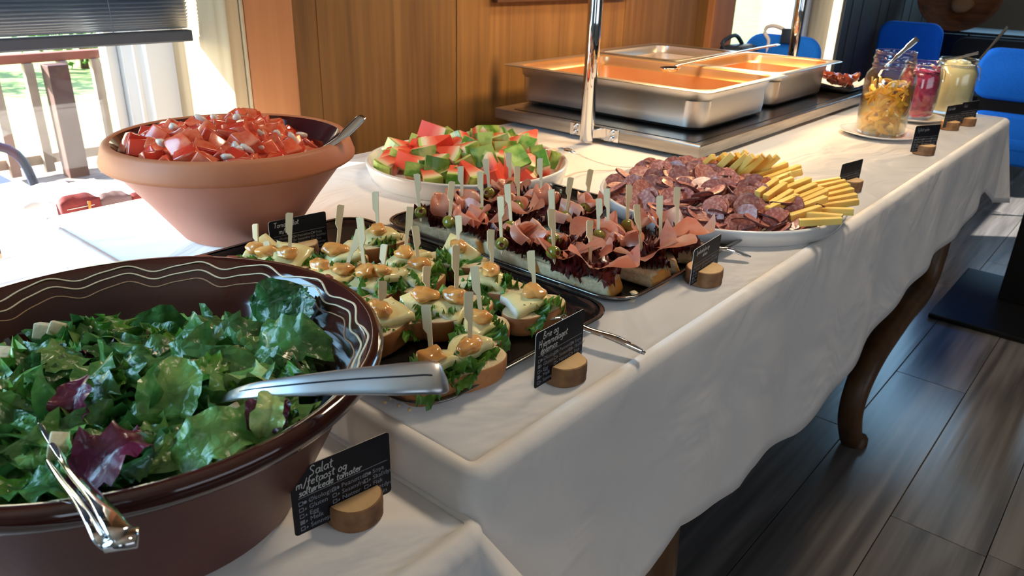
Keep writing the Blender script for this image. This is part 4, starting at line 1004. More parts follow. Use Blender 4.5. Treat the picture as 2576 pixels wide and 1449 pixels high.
pan('steel pan at the right end of the warmer beside the wings', 1.964, 2.412, .778, 1.090, PZ, .884, food=.010)
pan('shallow looking steel pan at the back against the pine wall', 1.985, 2.395, 1.098, 1.408, PZ, .884, food=.008, film=False)
M_meat = mat('roast_meat', S(150, 78, 30), .35, c2=S(96, 40, 18), scale=40, bump=.6, bscale=80, coat=.3)
rs = random.Random(14)
for i in range(5):
    v, f = blob(80+i, 1, .35, 1.6, 2)
    o = Mb().add(v, f, M=TRS((2.03+.025*i, 1.14+.012*(i % 3), PZ+.022), (0, 0, i), (.020, .013, .010))).build('meat_scrap', M_meat, None); tag(o, 'browned meat scrap left in the front corner of the back pan', 'meat', 'meat scraps in the back pan')
def utensil(name, label, cat, path, w, t, m=M_chr, up=(0, 0, 1), sq=.7, extra=None):
    th = thing(name, label, cat, path[0]); Mb().add(*ribbon(path, w, t, up=up, sq=sq, n=12)).build('handle', m, th)
    if extra: extra(th)
    return th
# long spoon across the pans
p0, p1 = at(1700, 165, .893), at(1957, 112, .925)
sp = utensil('serving_spoon', 'long steel serving spoon lying across the rims of the two rear pans', 'spoon', spline([p0, p0.lerp(p1, .5)+Vector((0, 0, .002)), p1], 6), [.010]*4+[.012]*5+[.016]*4, .004)
v, f = lathe([(.0004, -.012), (.016, -.009), (.024, 0), (.0225, .0006), (.014, -.0075), (.0004, -.010)], 20)
Mb().add(v, f, M=TRS(p0-(p1-p0).normalized()*.022+Vector((0, 0, -.002)), (0, 0, math.atan2(p1.y-p0.y, p1.x-p0.x)), (1.3, 1, 1))).build('bowl', M_chr, sp)
# plate of wings on black tray
wx0, wx1, wy0, wy1 = 2.415, 2.60, .748, .92
wt = thing('wing_tray', 'black tray under the chicken wings at the end of the warmer', 'tray', (2.5, .83, HZ1+.001))
Mb().add(*loft([rrect(2.507, .834, .080, .078, .02, HZ1+.001, 5), rrect(2.507, .834, .092, .090, .02, HZ1+.018, 5), rrect(2.507, .834, .088, .086, .02, HZ1+.0175, 5), rrect(2.507, .834, .076, .074, .02, HZ1+.006, 5)])).build('tray_body', mat('black_tray', S(22, 22, 24), .35), wt)
pw = Mb()
n_ = 40; R0 = rrect(2.507, .834, .072, .070, .03, 0, 9); n_ = len(R0)
for sc, zz in ((.5, .008), (.85, .009), (1.0, .016), (1.22, .026)): pw.v += [Vector((2.507+(p[0]-2.507)*sc*(1+.05*sin(k*1.3)), .834+(p[1]-.834)*sc*(1+.05*sin(k*.9)), HZ1+zz+(.006*sin(k*.8)+.004*sin(k*2.1) if sc > 1 else 0))) for k, p in enumerate(R0)]
for i in range(3):
    for j in range(n_): pw.f.append((i*n_+j, i*n_+(j+1) % n_, (i+1)*n_+(j+1) % n_, (i+1)*n_+j)); pw.m.append(0)
pw.f.append(tuple(range(n_-1, -1, -1))); pw.m.append(0)
tag(pw.build('napkin', mat('paper_napkin', S(240, 240, 238), .8), None), 'crumpled white paper napkin lining the black tray under the wings', 'napkin')
M_wing = mat('glazed_chicken', S(150, 62, 26), .22, c2=S(86, 30, 18), scale=60, bump=.5, bscale=90, coat=.6)
for i, (px, py, z) in enumerate(((2078, 186, .835), (2090, 200, .828), (2075, 206, .824), (2100, 205, .826), (2112, 210, .822), (2120, 203, .828), (2136, 200, .826), (2150, 196, .826), (2085, 190, .832), (2108, 196, .83))):
    q = at(px, py, z); q.x = min(max(q.x, 2.44), 2.575); q.y = min(max(q.y, .775), .90)
    v, f = blob(i+200, 1, .45, 1.5, 3)
    o = Mb().add(v, f, M=TRS(q, (0, rs.uniform(-.4, .4), rs.uniform(0, 3)), (.026, .014, .013))).build('chicken_wing', M_wing, None); tag(o, 'glazed brown chicken wing piece in the heap on the napkin', 'chicken', 'chicken wings on the black tray')
# ---------------------------------------------------------------- jars
M_jar = glass('jar_glass', (.965, .98, .975, 1), 1.7)
def jar(label, c, z0, prof, n=48):
    t = thing('glass_jar', label, 'jar', (c.x, c.y, z0)); wl = .0028
    R = lambda r, z: [(c.x+r*cos(2*pi*j/n), c.y+r*sin(2*pi*j/n), z0+z) for j in range(n)]
    rr = [R(.0005, 0)]+[R(r, z) for r, z in prof]
    inn = [R(max(.0005, r-wl), z if k else .006) for k, (r, z) in enumerate(prof)][::-1]+[R(.0005, .006)]
    Mb().add(*loft(rr+inn, False, False)).build('glass_body', M_jar, t); return t
def saucer(label, c, r, z=TT+.0008):
    p = [(.0004, .004), (r*.55, .004), (r*.97, .012), (r, .0125), (r, .0115), (r*.62, .001), (r*.58, 0), (.0004, 0)]
    o = Mb().add(*loft([[(c.x+q*cos(2*pi*j/56), c.y+q*sin(2*pi*j/56), z+zz) for j in range(56)] for q, zz in p], False, False)).build('saucer', M_porc, None); tag(o, label, 'saucer')
JA = Vector((2.070, .547)); JB = Vector((2.370, .550)); JC = Vector((2.545, .502)); JZ = TT+.0055
saucer('white oval saucer under the jar of yellow apple slices', JA+Vector((-.002, -.004)), .098)
saucer('white saucer under the pink onion jar', JB+Vector((0, -.004)), .082)
saucer('white saucer under the jar of creamy aioli', JC+Vector((0, -.002)), .078)
jar('wide glass jar of pickled apple slices with a screw neck', JA, JZ, [(.053, .002), (.0585, .012), (.0590, .128), (.056, .146), (.0475, .158), (.0468, .163), (.0492, .167), (.0468, .171), (.0468, .178), (.0492, .182), (.0468, .186), (.0462, .198), (.0470, .200), (.0455, .201)])
jar('clip top glass jar full of pink pickled onion', JB, JZ, [(.044, .002), (.048, .012), (.0535, .045), (.0535, .110), (.047, .132), (.044, .138), (.048, .142), (.048, .150), (.0455, .154)])
jar('clip top glass jar of cream coloured aioli', JC, JZ, [(.052, .002), (.0575, .010), (.0575, .115), (.050, .132), (.0475, .136), (.051, .140), (.051, .150), (.0485, .154)])
M_ap = mat('pickled_apple', S(244, 214, 130), .25, c2=S(232, 172, 74), scale=40, rand=.15, coat=.4, sss=.3, lo=.4, hi=.75)
def apslice():
    a = [(.020*cos(t), .020*sin(t)*.62) for t in [pi*k/8 for k in range(9)]]+[(0, .003)]
    return Mb().add(*loft([[(x, y, -.002) for x, y in a], [(x, y, .002) for x, y in a]])).mesh('apple_slice', M_ap, smooth=False)
APM = apslice(); rs = random.Random(77); GA = 'pickled apple slices in the wide jar'
k = 0
for lay in range(13):
    z = .014+lay*.0088
    for j in range(9):
        a = 2*pi*j/9+lay*.37+rs.uniform(-.2, .2); r = .039 if j % 4 else .018
        u = Vector((cos(a), sin(a), rs.uniform(-.4, .4)))
        o = inst(APM, 'apple_slice', None, orient((JA.x+r*cos(a), JA.y+r*sin(a), JZ+z+rs.uniform(-.003, .003)), ((u.x, u.y, u.z) if rs.random() < .6 else (u.x*rs.uniform(.1, 1), u.y*rs.uniform(.1, 1), rs.uniform(.2, 1))), rs.uniform(0, 6), rs.uniform(.75, 1.05)))
        tag(o, 'yellow pickled apple slice in the '+('top' if lay > 8 else 'middle' if lay > 4 else 'bottom')+' third of the wide jar', 'apple', GA); k += 1
M_brine = mat('brine', S(226, 160, 40), .1); 
br_, t_, b_ = M_brine, M_brine.node_tree, M_brine.node_tree.nodes['Principled BSDF']
tr_ = t_.nodes.new('ShaderNodeBsdfTransparent'); tr_.inputs[0].default_value = (.98, .88, .58, 1)
mx_ = t_.nodes.new('ShaderNodeMixShader'); mx_.inputs[0].default_value = .12; t_.links.new(tr_.outputs[0], mx_.inputs[1]); t_.links.new(b_.outputs[0], mx_.inputs[2]); t_.links.new(mx_.outputs[0], t_.nodes['Material Output'].inputs[0])
tag(Mb().add(*lathe([(.0530, JZ+.008), (.0556, JZ+.014), (.0560, JZ+.119), (.0004, JZ+.116)], 40, (JA.x, JA.y))).build('apple_brine', M_brine, None), 'amber pickling brine filling most of the apple jar', 'brine', kind='stuff')
# pink onion strips
M_pink = mat('pink_onion', S(176, 26, 74), .25, c2=S(208, 84, 128), scale=60, coat=.4, sss=.3, rand=.0)
m = Mb().add(*lathe([(.0004, JZ+.01), (.040, JZ+.012), (.0475, JZ+.045), (.0475, JZ+.108), (.040, JZ+.130), (.0004, JZ+.136)], 28, (JB.x, JB.y)))
for i in range(300):
    a = rs.uniform(0, 6.28); zz = rs.uniform(.014, .134); r0 = (.047 if zz < .11 else .047-(zz-.11)*.3)*rs.uniform(.93, 1.02) if zz < .128 else .04*sqrt(rs.random())
    da = rs.uniform(.4, .9)*rs.choice((-1, 1)); dz = rs.uniform(-.022, .022)
    P = [(JB.x+r0*cos(a+da*q/4), JB.y+r0*sin(a+da*q/4), JZ+min(.142, max(.012, zz+dz*q/4))) for q in range(5)]
    m.add(*ribbon(P, .0042, .0022, n=6, sq=1))
tag(m.build('pickled_onion', M_pink, None), 'tangled strips of bright pink pickled onion filling the clip jar', 'onion', kind='stuff')
M_aioli = mat('aioli', S(238, 230, 186), .35, c2=S(228, 216, 164), scale=18, sss=.3, coat=.2)
m = Mb().add(*lathe([(.0004, JZ+.008), (.050, JZ+.009), (.0545, JZ+.013), (.0545, JZ+.113), (.0475, JZ+.130), (.043, JZ+.137), (.020, JZ+.143), (.0004, JZ+.141)], 40, (JC.x, JC.y)))
for i in range(5):
    v, f = blob(i+300, 1, .4, 1.4, 2); m.add(v, f, M=TRS((JC.x+.018*cos(i*1.3), JC.y+.018*sin(i*1.3), JZ+.142), (0, 0, i), (.018, .013, .009)))
tag(m.build('aioli', M_aioli, None), 'thick cream coloured aioli filling the wide clip jar', 'sauce', kind='stuff')
def clip(c, r, a, jr, z):   # wire closure standing off the jar neck
    d = Vector((cos(a), sin(a), 0)); s = Vector((-sin(a), cos(a), 0)); b = Vector((c.x, c.y, JZ+z))
    for k in (-1, 1):
        pts = [b+d*(r+.001)+s*(k*.016), b+d*(r+.010)+s*(k*.015)+Vector((0, 0, -.008)), b+d*(r+.013)+s*(k*.010)+Vector((0, 0, -.030)), b+d*(r+.015)+s*(k*.004)+Vector((0, 0, -.038))]
        Mb().add(*tube(spline(pts, 5), .0011, 6)).build('wire_clip', M_chr, jr)
    Mb().add(*tube([b+Vector(((r+.0006)*cos(t), (r+.0006)*sin(t), 0)) for t in [2*pi*q/40 for q in range(41)]], .001, 6)).build('neck_wire', M_chr, jr)
jb = [o for o in SC.objects if o.type == 'EMPTY' and o.name.startswith('glass_jar')]
jb.sort(key=lambda o: o.location.x)
vw = math.atan2(CR.y, CR.x)
clip(JB, .044, vw-.25, jb[1], .139); clip(JC, .048, vw-.55, jb[2], .137)
# spoons in the jars
def jarspoon(label, c, px0, py0, px1, py1, dep, w0, name='spoon'):
    dpt = depth(Vector((c.x, c.y, JZ+.15)))
    a, b = atd(px0, py0, dpt+.004), atd(px1, py1, dpt+dep)
    a2 = a-(b-a).normalized()*.03
    utensil(name, label, 'spoon', spline([a2, a, a.lerp(b, .5), b], 4), [.006]*5+[w0*.7]*4+[w0]*4, .0018, up=-CF)
jarspoon('steel spoon handle sticking out of the apple jar', JA, 2250, 148, 2308, 97, .0, .014)
jarspoon('thin steel spoon handle leaning out of the aioli jar to the right', JC, 2455, 160, 2535, 68, .03, .009)
jarspoon('steel spoon handle lying low over the aioli jar rim', JC, 2385, 150, 2462, 133, -.02, .008)
# ---------------------------------------------------------------- cutlery on the table
def forkx(th): pass
zf = TT+.046
a, b, c_, d_, e_ = at(1340, 386, .797), at(1420, 374, .800), at(1450, 386, .796), at(1475, 398, .778), at(1625, 419, .7535)
fk = thing('serving_fork', 'steel fork resting on the watermelon platter rim with its handle on the cloth', 'fork', e_)
Mb().add(*ribbon(spline([b, c_, d_, d_.lerp(e_, .45)+Vector((0, 0, -.008)), e_], 5), [.019, .020, .019, .016, .013, .010, .008, .007, .006, .006, .006, .006, .006, .006, .007, .007, .008, .009, .010, .010, .009], .0026, sq=.8)).build('handle', M_chr, fk)
sdv = (b-a).cross(Vector((0, 0, 1))).normalized()
for k in range(4):
    o = sdv*(-.0078+.0052*k); Mb().add(*ribbon([b+o, b.lerp(a, .5)+o+Vector((0, 0, .001)), a+o], [.0034, .003, .0015], .002)).build('tine', M_chr, fk)
sa, sb2 = at(800, 385, TZ+.135), at(914, 292, TZ+.178)
utensil('spoon', 'steel spoon standing in the diced tomato bowl at its right rim', 'spoon', spline([sa-(sb2-sa)*.3, sa, sa.lerp(sb2, .5)+Vector((0, 0, -.004)), sb2], 5), [.008]*6+[.009]*5+[.015]*4+[.010], .0026, up=-CF+Vector((0, 0, .6)))
M_ssb = mat('satin_steel', S(204, 206, 210), .36, 1.0, bump=.03, bscale=30)
# salad server with broad ridged handle
h0 = at(560, 1002, BZ+.128); pz = [(620, 985, .150), (735, 972, .160), (880, 960, .1665), (1000, 954, .171), (1075, 950, .172), (1105, 955, .170), (1122, 966, .164)]
P = [h0]+[at(x, y, BZ+z) for x, y, z in pz]
sv = thing('salad_server', 'large satin steel salad server whose broad ridged handle reaches over the brie tray', 'salad server', P[0])
side = lambda P: None
Wd = [.010, .012, .0155, .020, .024, .025, .0225, .012]
Q = spline(P, 6); ww = []
for i in range(len(Q)):
    u = i/6; k = min(int(u), len(Wd)-2); ww.append(Wd[k]+(Wd[k+1]-Wd[k])*(u-k))
upv = (-CF*.75+Vector((0, 0, .8)))
Mb().add(*ribbon(Q, ww, [x*.30 for x in ww], up=upv, n=14, sq=.8)).build('handle', M_ssb, sv)
gr = [p+upv.normalized()*(x*.147) + Vector((0, 0, .0)) for p, x in zip(Q, ww)][4:-10]
Mb().add(*ribbon(gr, .0012, .0010, up=upv)).build('groove', mat('groove_dark', S(40, 44, 52), .4, .6), sv)
Mb().add(*ribbon([P[0]+(P[0]-P[1]).normalized()*.05+Vector((0, 0, -.03)), P[0]+(P[0]-P[1]).normalized()*.02+Vector((0, 0, -.008)), P[0]], [.05, .034, .012], .003, up=(0, 0, 1))).build('scoop', M_ssb, sv)
# tongs at the front left of the bowl
tp = [(95, 1060, .135), (150, 1145, .138), (185, 1190, .148), (235, 1245, .160), (270, 1290, .166), (300, 1335, .166), (318, 1352, .162)]
P = [at(x, y, BZ+z) for x, y, z in tp]
tg = thing('salad_tongs', 'steel salad tongs leaning over the front rim of the salad bowl', 'tongs', P[-1])
Mb().add(*ribbon(spline(P, 5), [.0035+.0085*min(1, i/22) for i in range(31)], .0032, up=(.2, -.6, .7), sq=.8)).build('arm', M_chr, tg)
P2 = [p+Vector((-.006, .006, -.003)) for p in P[1:]]
Mb().add(*ribbon(spline(P2, 5), [.003+.007*min(1, i/20) for i in range(26)], .003, up=(.2, -.6, .7), sq=.8)).build('arm', M_chr, tg)
Mb().add(*ribbon([P[-1]+Vector((-.008, .004, 0)), P[-1]+Vector((.004, -.004, 0))], .012, .006)).build('joint', M_chr, tg)
def server(label, x0, y0, x1, y1, z0, z1, yin):
    a, b = at(x0, y0, z0), at(x1, y1, z1); i_ = a+Vector((0, yin, .004))
    t = thing('cake_server', label, 'server', b)
    Mb().add(*ribbon(spline([i_, a, a.lerp(b, .5)+Vector((0, 0, .004)), b+Vector((0, 0, .002))], 6), [.012]*7+[.0125]*4+[.014]*4+[.013, .011, .009, .005], [.004]*18+[.003], up=(0, 0, 1), sq=.9)).build('handle', M_chr, t)
    Mb().add(*ribbon([i_+Vector((0, .045, -.006)), i_+Vector((0, .02, -.006)), i_], [.028, .036, .012], .0022)).build('blade', M_chr, t)
server('steel server handle reaching from the brie tray over the table edge', 1470, 826, 1622, 893, TT+.019, TT+.008, .03)
server('steel server handle behind the ham toast card', 1795, 622, 1888, 650, TT+.016, TT+.006, .03)
# ---------------------------------------------------------------- menu cards with writing
ST = {
'a': (.5, [[(.42, .40), (.28, .5), (.08, .42), (.03, .2), (.14, .02), (.3, .08), (.42, .34)], [(.44, .5), (.42, .14), (.52, .0)]]),
'b': (.48, [[(.08, 1), (.06, .05)], [(.07, .35), (.25, .5), (.42, .3), (.3, .03), (.06, .06)]]),
'd': (.52, [[(.40, .4), (.22, .5), (.04, .28), (.14, .02), (.32, .08), (.43, .3)], [(.46, 1), (.43, .1), (.52, 0)]]),
'e': (.46, [[(.05, .26), (.38, .32), (.3, .5), (.1, .42), (.04, .18), (.18, 0), (.42, .08)]]),
'f': (.38, [[(.40, .95), (.26, 1), (.18, .7), (.14, 0), (.06, -.35), (-.04, -.3)], [(.0, .5), (.36, .54)]]),
'g': (.5, [[(.42, .42), (.22, .5), (.05, .3), (.15, .05), (.34, .12), (.43, .4)], [(.45, .5), (.42, -.1), (.28, -.4), (.04, -.3)]]),
'h': (.5, [[(.08, 1), (.06, 0)], [(.07, .3), (.25, .5), (.38, .38), (.4, 0), (.5, .02)]]),
'i': (.22, [[(.08, .5), (.07, .08), (.18, 0)], [(.1, .68), (.11, .72)]]),
'j': (.24, [[(.14, .5), (.12, -.2), (-.04, -.36)], [(.16, .68), (.17, .72)]]),
'k': (.48, [[(.08, 1), (.06, 0)], [(.4, .5), (.09, .24), (.42, 0)]]),
'l': (.24, [[(.1, 1), (.07, .1), (.2, 0)]]),
'm': (.74, [[(.06, .5), (.05, 0)], [(.06, .34), (.2, .5), (.32, .4), (.33, 0)], [(.34, .36), (.48, .5), (.6, .4), (.61, .03), (.7, 0)]]),
'n': (.5, [[(.06, .5), (.05, 0)], [(.06, .32), (.24, .5), (.37, .38), (.38, .03), (.48, 0)]]),
'o': (.46, [[(.22, .5), (.05, .34), (.06, .1), (.22, 0), (.4, .14), (.38, .4), (.2, .5), (.4, .46)]]),
'p': (.5, [[(.08, .5), (.04, -.4)], [(.07, .36), (.26, .5), (.42, .32), (.3, .04), (.07, .06)]]),
'r': (.38, [[(.06, .5), (.06, 0)], [(.07, .3), (.2, .48), (.36, .46)]]),
's': (.4, [[(.36, .44), (.18, .5), (.08, .38), (.3, .2), (.26, .02), (.03, .04)]]),
't': (.36, [[(.17, .85), (.14, .1), (.32, .02)], [(.0, .54), (.36, .6)]]),
'v': (.44, [[(.04, .5), (.18, 0), (.4, .5)]]),
'y': (.46, [[(.05, .5), (.12, .14), (.3, .16), (.4, .5)], [(.41, .5), (.34, -.2), (.1, -.4)]]),
'ø': (.46, [[(.22, .5), (.05, .34), (.06, .1), (.22, 0), (.4, .14), (.38, .4), (.22, .5)], [(.0, -.08), (.44, .6)]]),
'/': (.4, [[(.02, -.15), (.36, 1)]]),
'A': (.66, [[(.02, 0), (.3, 1), (.56, 0)], [(.12, .36), (.5, .4)]]),
'B': (.6, [[(.1, 1), (.06, 0)], [(.08, 1), (.42, .86), (.12, .54), (.5, .3), (.34, .0), (.04, .02)]]),
'H': (.7, [[(.1, 1), (.06, 0)], [(.52, 1), (.5, 0)], [(.08, .5), (.52, .52)]]),
'S': (.58, [[(.5, .86), (.3, 1), (.1, .82), (.22, .58), (.42, .36), (.36, .08), (.04, .04)]]),
'T': (.6, [[(.3, .96), (.26, 0)], [(.0, .92), (.6, 1.0)]]),
' ': (.34, [])}
M_card = mat('card_black', S(14, 15, 24), .5, spec=.3)
M_chalk = mat('chalk_white', S(214, 216, 214), .8)
M_print = mat('print_grey', S(140, 146, 156), .8)
M_edge = mat('card_edge', S(226, 222, 214), .6)
M_log = mat('log_end', S(222, 188, 138), .7, c2=S(204, 166, 116), scale=36, bump=.2, bscale=120)
M_brk = mat('birch_bark', S(158, 116, 78), .75, c2=S(92, 62, 40), scale=34, bump=.7, bscale=50)
def fontmesh(txt, size):
    c = bpy.data.curves.new('txt', 'FONT'); c.body = txt; c.size = size; c.extrude = 0; c.resolution_u = 2
    o = bpy.data.objects.new('txt', c); COL.objects.link(o)
    dg = bpy.context.evaluated_depsgraph_get(); me = bpy.data.meshes.new_from_object(o.evaluated_get(dg))
    v = [tuple(q.co) for q in me.vertices]; f = [tuple(p.vertices) for p in me.polygons]
    bpy.data.objects.remove(o); bpy.data.curves.remove(c); bpy.data.meshes.remove(me); return v, f
COLS = [['Økologisk', 'Gluten', 'Egg', 'Melk', 'Sennep'], ['Peanøtter', 'Sesamfrø', 'Nøtter', 'Selleri', 'Sulfitt'], ['Soya', 'Skalldyr', 'Fisk', 'Bløtdyr', 'Lupin']]
FM = {}
def wr(m, txt, x, y, s, U, lw, slant=.12):
    for ch in txt:
        adv, strokes = ST.get(ch, ST[' '])
        for st in strokes:
            P = [(x+(a+slant*b)*s, y+b*s, .0001) for a, b in st]
            if len(P) > 2: P = spline(P, 3)
            m.add(*ribbon(P, lw, .0002, up=(0, 0, 1), n=4, sq=1), M=U)
        x += adv*s*1.08
def card(label, blabel, bl, br, tl, tr, lines, checks, zt=TT, small=1.0, bdx=.5, bcx=None, fade=False, br_w=None, tilt=.0):
    z0 = zt+.0075
    A, B = at(bl[0], bl[1], z0), at(br[0], br[1], z0)
    if br_w: B = A+(B-A).normalized()*br_w
    W = (B-A).length; ux = (B-A).normalized(); n = Vector((ux.y, -ux.x, 0))
    def hgt(pt, base):
        d = ray(*pt); k = (base-CAMP).xy.length/d.xy.length; return (CAMP+d*k).z-z0
    Hh = max(.048, min(.064, (hgt(tl, A)+hgt(tr, B))/2))
    uy = (Vector((0, 0, 1))-n*tilt).normalized(); nn = ux.cross(uy)
    U = Matrix(((ux.x, uy.x, nn.x, A.x), (ux.y, uy.y, nn.y, A.y), (ux.z, uy.z, nn.z, A.z), (0, 0, 0, 1)))
    c = thing('menu_card', label, 'sign', A.lerp(B, .5))
    U = Matrix.Translation(-c.location) @ U
    T2 = .0006
    R = lambda z, d: [(W/2+(p[0])*1, Hh/2+p[1], z) for p in rrect(0, 0, W/2-d, Hh/2-d, .0035, 0, 4)]
    m = Mb(); v, f = loft([R(-T2, .0), R(-.00008, .0), R(0, .0002)]); m.add(v, f, M=U); nrr = 20
    m.m = [1]*(len(R(0, 0)))+[0]*len(R(0, 0))+[1, 0]
    m.build('card', [M_card, M_edge], c, world=False, smooth=False)
    hm = Mb()
    for txt, x, y, s in lines: wr(hm, txt, x*W, y*Hh, s*Hh, U, .0105*Hh*1.5 if not fade else .01*Hh)
    if lines: hm.build('handwriting', M_chalk if not fade else M_print, c, world=False)
    pm = Mb(); pm.add(*box(.06*W, .555*Hh, .00005, .965*W, .563*Hh, .00015), M=U)
    for ci, col in enumerate(COLS):
        for ri, wd in enumerate(col):
            x = (.06+.325*ci)*W; y = (.44-.098*ri)*Hh; q = .062*Hh
            for a, b2, c2, d2 in ((0, 0, q, .16*q), (0, .84*q, q, q), (0, 0, .14*q, q), (.86*q, 0, q, q)):
                pm.add(*box(x+a, y+b2, .00005, x+c2, y+d2, .00015), M=U)
            if (ci, ri) in checks: 
                pm.add(*ribbon([(x, y, .0001), (x+q, y+q, .0001)], .2*q, .0002, n=4), M=U); pm.add(*ribbon([(x, y+q, .0001), (x+q, y, .0001)], .2*q, .0002, n=4), M=U)
            pm.add([(x+1.45*q+.42*q*cos(t)*(.7 if (ri+ci) % 2 else 1), y+.5*q+.42*q*sin(t), .0001) for t in [2*pi*k/8 for k in range(8)]], [tuple(range(8))], M=U) if (ri == 0) else None
            if ri: pm.add([(x+1.15*q, y+.1*q, .0001), (x+1.7*q, y+.3*q, .0001), (x+1.5*q, y+.8*q, .0001)], [(0, 1, 2)], M=U)
            key = wd
            if key not in FM: FM[key] = fontmesh(wd, 1.0)
            v, f = FM[key]; fs = .078*Hh*1.25
            pm.add([(x+2.2*q+a*fs, y+.05*q+b2*fs, .0001) for a, b2, _ in v], f, M=U)
    pm.build('printed_text', M_print, c, world=False, smooth=False)
    # slice of a birch branch with a saw slot that holds the card
    r = .0235*small; hb = .021
    bc = A.lerp(B, bdx); bz = zt+.0008; seed = len(label); th = math.atan2(ux.y, ux.x)
    b = thing('card_holder', blabel, 'card holder', (bc.x, bc.y, bz), None, (0, 0, th))
    def half(sg):
        g = .0009
        a0 = math.asin(g/r)
        ar = [a0+(pi-2*a0)*k/16 for k in range(17)]
        def RR(s, z): return [((r*s*(1+.06*noise.noise(Vector((cos(t)*1.5, sin(t)*1.5*sg, seed)))))*cos(t), max(g, r*s*(1+.06*noise.noise(Vector((cos(t)*1.5, sin(t)*1.5*sg, seed))))*sin(t))*sg, z) for t in (ar if sg > 0 else ar[::-1])]
        zs = .0062
        mm = Mb().add(*loft([RR(1.0, zs), RR(1.015, hb*.5), RR(1.0, hb-.001), RR(.95, hb)])); k = 17
        mm.m = [1]*(k*3)+[1, 0]
        # flat saw faces keep the colour of the wood
        for fi in range(3): mm.m[fi*k+16] = 0
        return mm
    ba = Mb()
    for sg in (1, -1):
        h = half(sg); o_ = len(ba.v); ba.v += h.v; ba.f += [tuple(i+o_ for i in q) for q in h.f]; ba.m += h.m
    RB = lambda s, z: [(r*s*(1+.06*noise.noise(Vector((cos(t)*1.5, sin(t)*1.5, seed))))*cos(t), r*s*(1+.06*noise.noise(Vector((cos(t)*1.5, sin(t)*1.5, seed))))*sin(t), z) for t in [2*pi*k/32 for k in range(32)]]
    v, f = loft([RB(.96, 0), RB(1, .001), RB(1, .0064)]); n0 = len(ba.f); ba.add(v, f); 
    for i in range(n0, len(ba.f)): ba.m[i] = 1
    ba.build('log_slice', [M_log, M_brk], b, world=False, auto=35)
card('black chalk card reading Salat m/fetaost og soltørkede tomater beside the salad bowl', 'halved birch slice holding the salad card, biggest in view', (743, 1352), (985, 1236), (736, 1193), (994, 1081),
     [('Salat', .18, .83, .145), ('m/fetaost og', .05, .705, .125), ('soltørkede tomater', .07, .585, .108)], {(0, 3)}, zt=TL, bdx=.60, small=.96)
card('black chalk card reading Brie og Hjemmelaget eplemos at the brie tray', 'birch slice holding the brie card by the table edge', (1343, 980), (1462, 908), (1347, 845), (1468, 771),
     [('Brie og', .14, .84, .125), ('Hjemmelaget', .06, .70, .13), ('eplemos', .10, .58, .125)], {(0, 1), (0, 3)}, bdx=.62, small=.95)
card('black chalk card reading Spekeskinke og oliven at the ham tray', 'rough barked birch slice holding the ham card', (1735, 720), (1806, 672), (1742, 640), (1813, 577),
     [('Spekeskinke og', .10, .80, .115), ('oliven', .34, .66, .115)], {(0, 1), (0, 3)}, bdx=.50, small=1.05, br_w=.084)
card('black chalk card reading Tomatsalat m/løk in front of the terracotta bowl', 'birch slice holding the tomato salad card behind the brie picks', (684, 650), (829, 617), (660, 563), (823, 528),
     [('Tomatsalat', .08, .80, .14), ('m/løk', .16, .62, .14)], {(0, 4)}, bdx=.52, small=1.0, br_w=.084)
card('black card seen nearly edge on behind the cheese sticks', 'pale birch slice holding the card beside the cheese sticks', (2106, 478), (2152, 464), (2112, 416), (2156, 394),
     [('ost og', .2, .8, .11), ('pølse', .2, .65, .11)][:0], set(), bdx=.55, small=1.0, fade=True, br_w=.078)
card('black chalk card reading Syltet epler in front of the apple jar', 'cut birch block holding the apple card', (2289, 383), (2352, 377), (2298, 318), (2362, 310),
     [('Syltet epler', .10, .78, .125)], set(), bdx=.55, small=.98, fade=True)
card('black chalk card reading Syltet rødløk before the pink onion jar', 'orange toned birch block holding the onion card', (2370, 322), (2424, 312), (2380, 268), (2432, 260),
     [('Syltet rødløk', .08, .78, .12)], set(), bdx=.45, small=.98, fade=True, br_w=.084)
card('black chalk card reading Aioli, nearest to the far table corner', 'birch block holding the aioli card at the far corner', (2408, 312), (2484, 300), (2414, 260), (2492, 252),
     [('Aioli', .14, .74, .16)], set(), bdx=.52, small=.98, fade=True, br_w=.088)

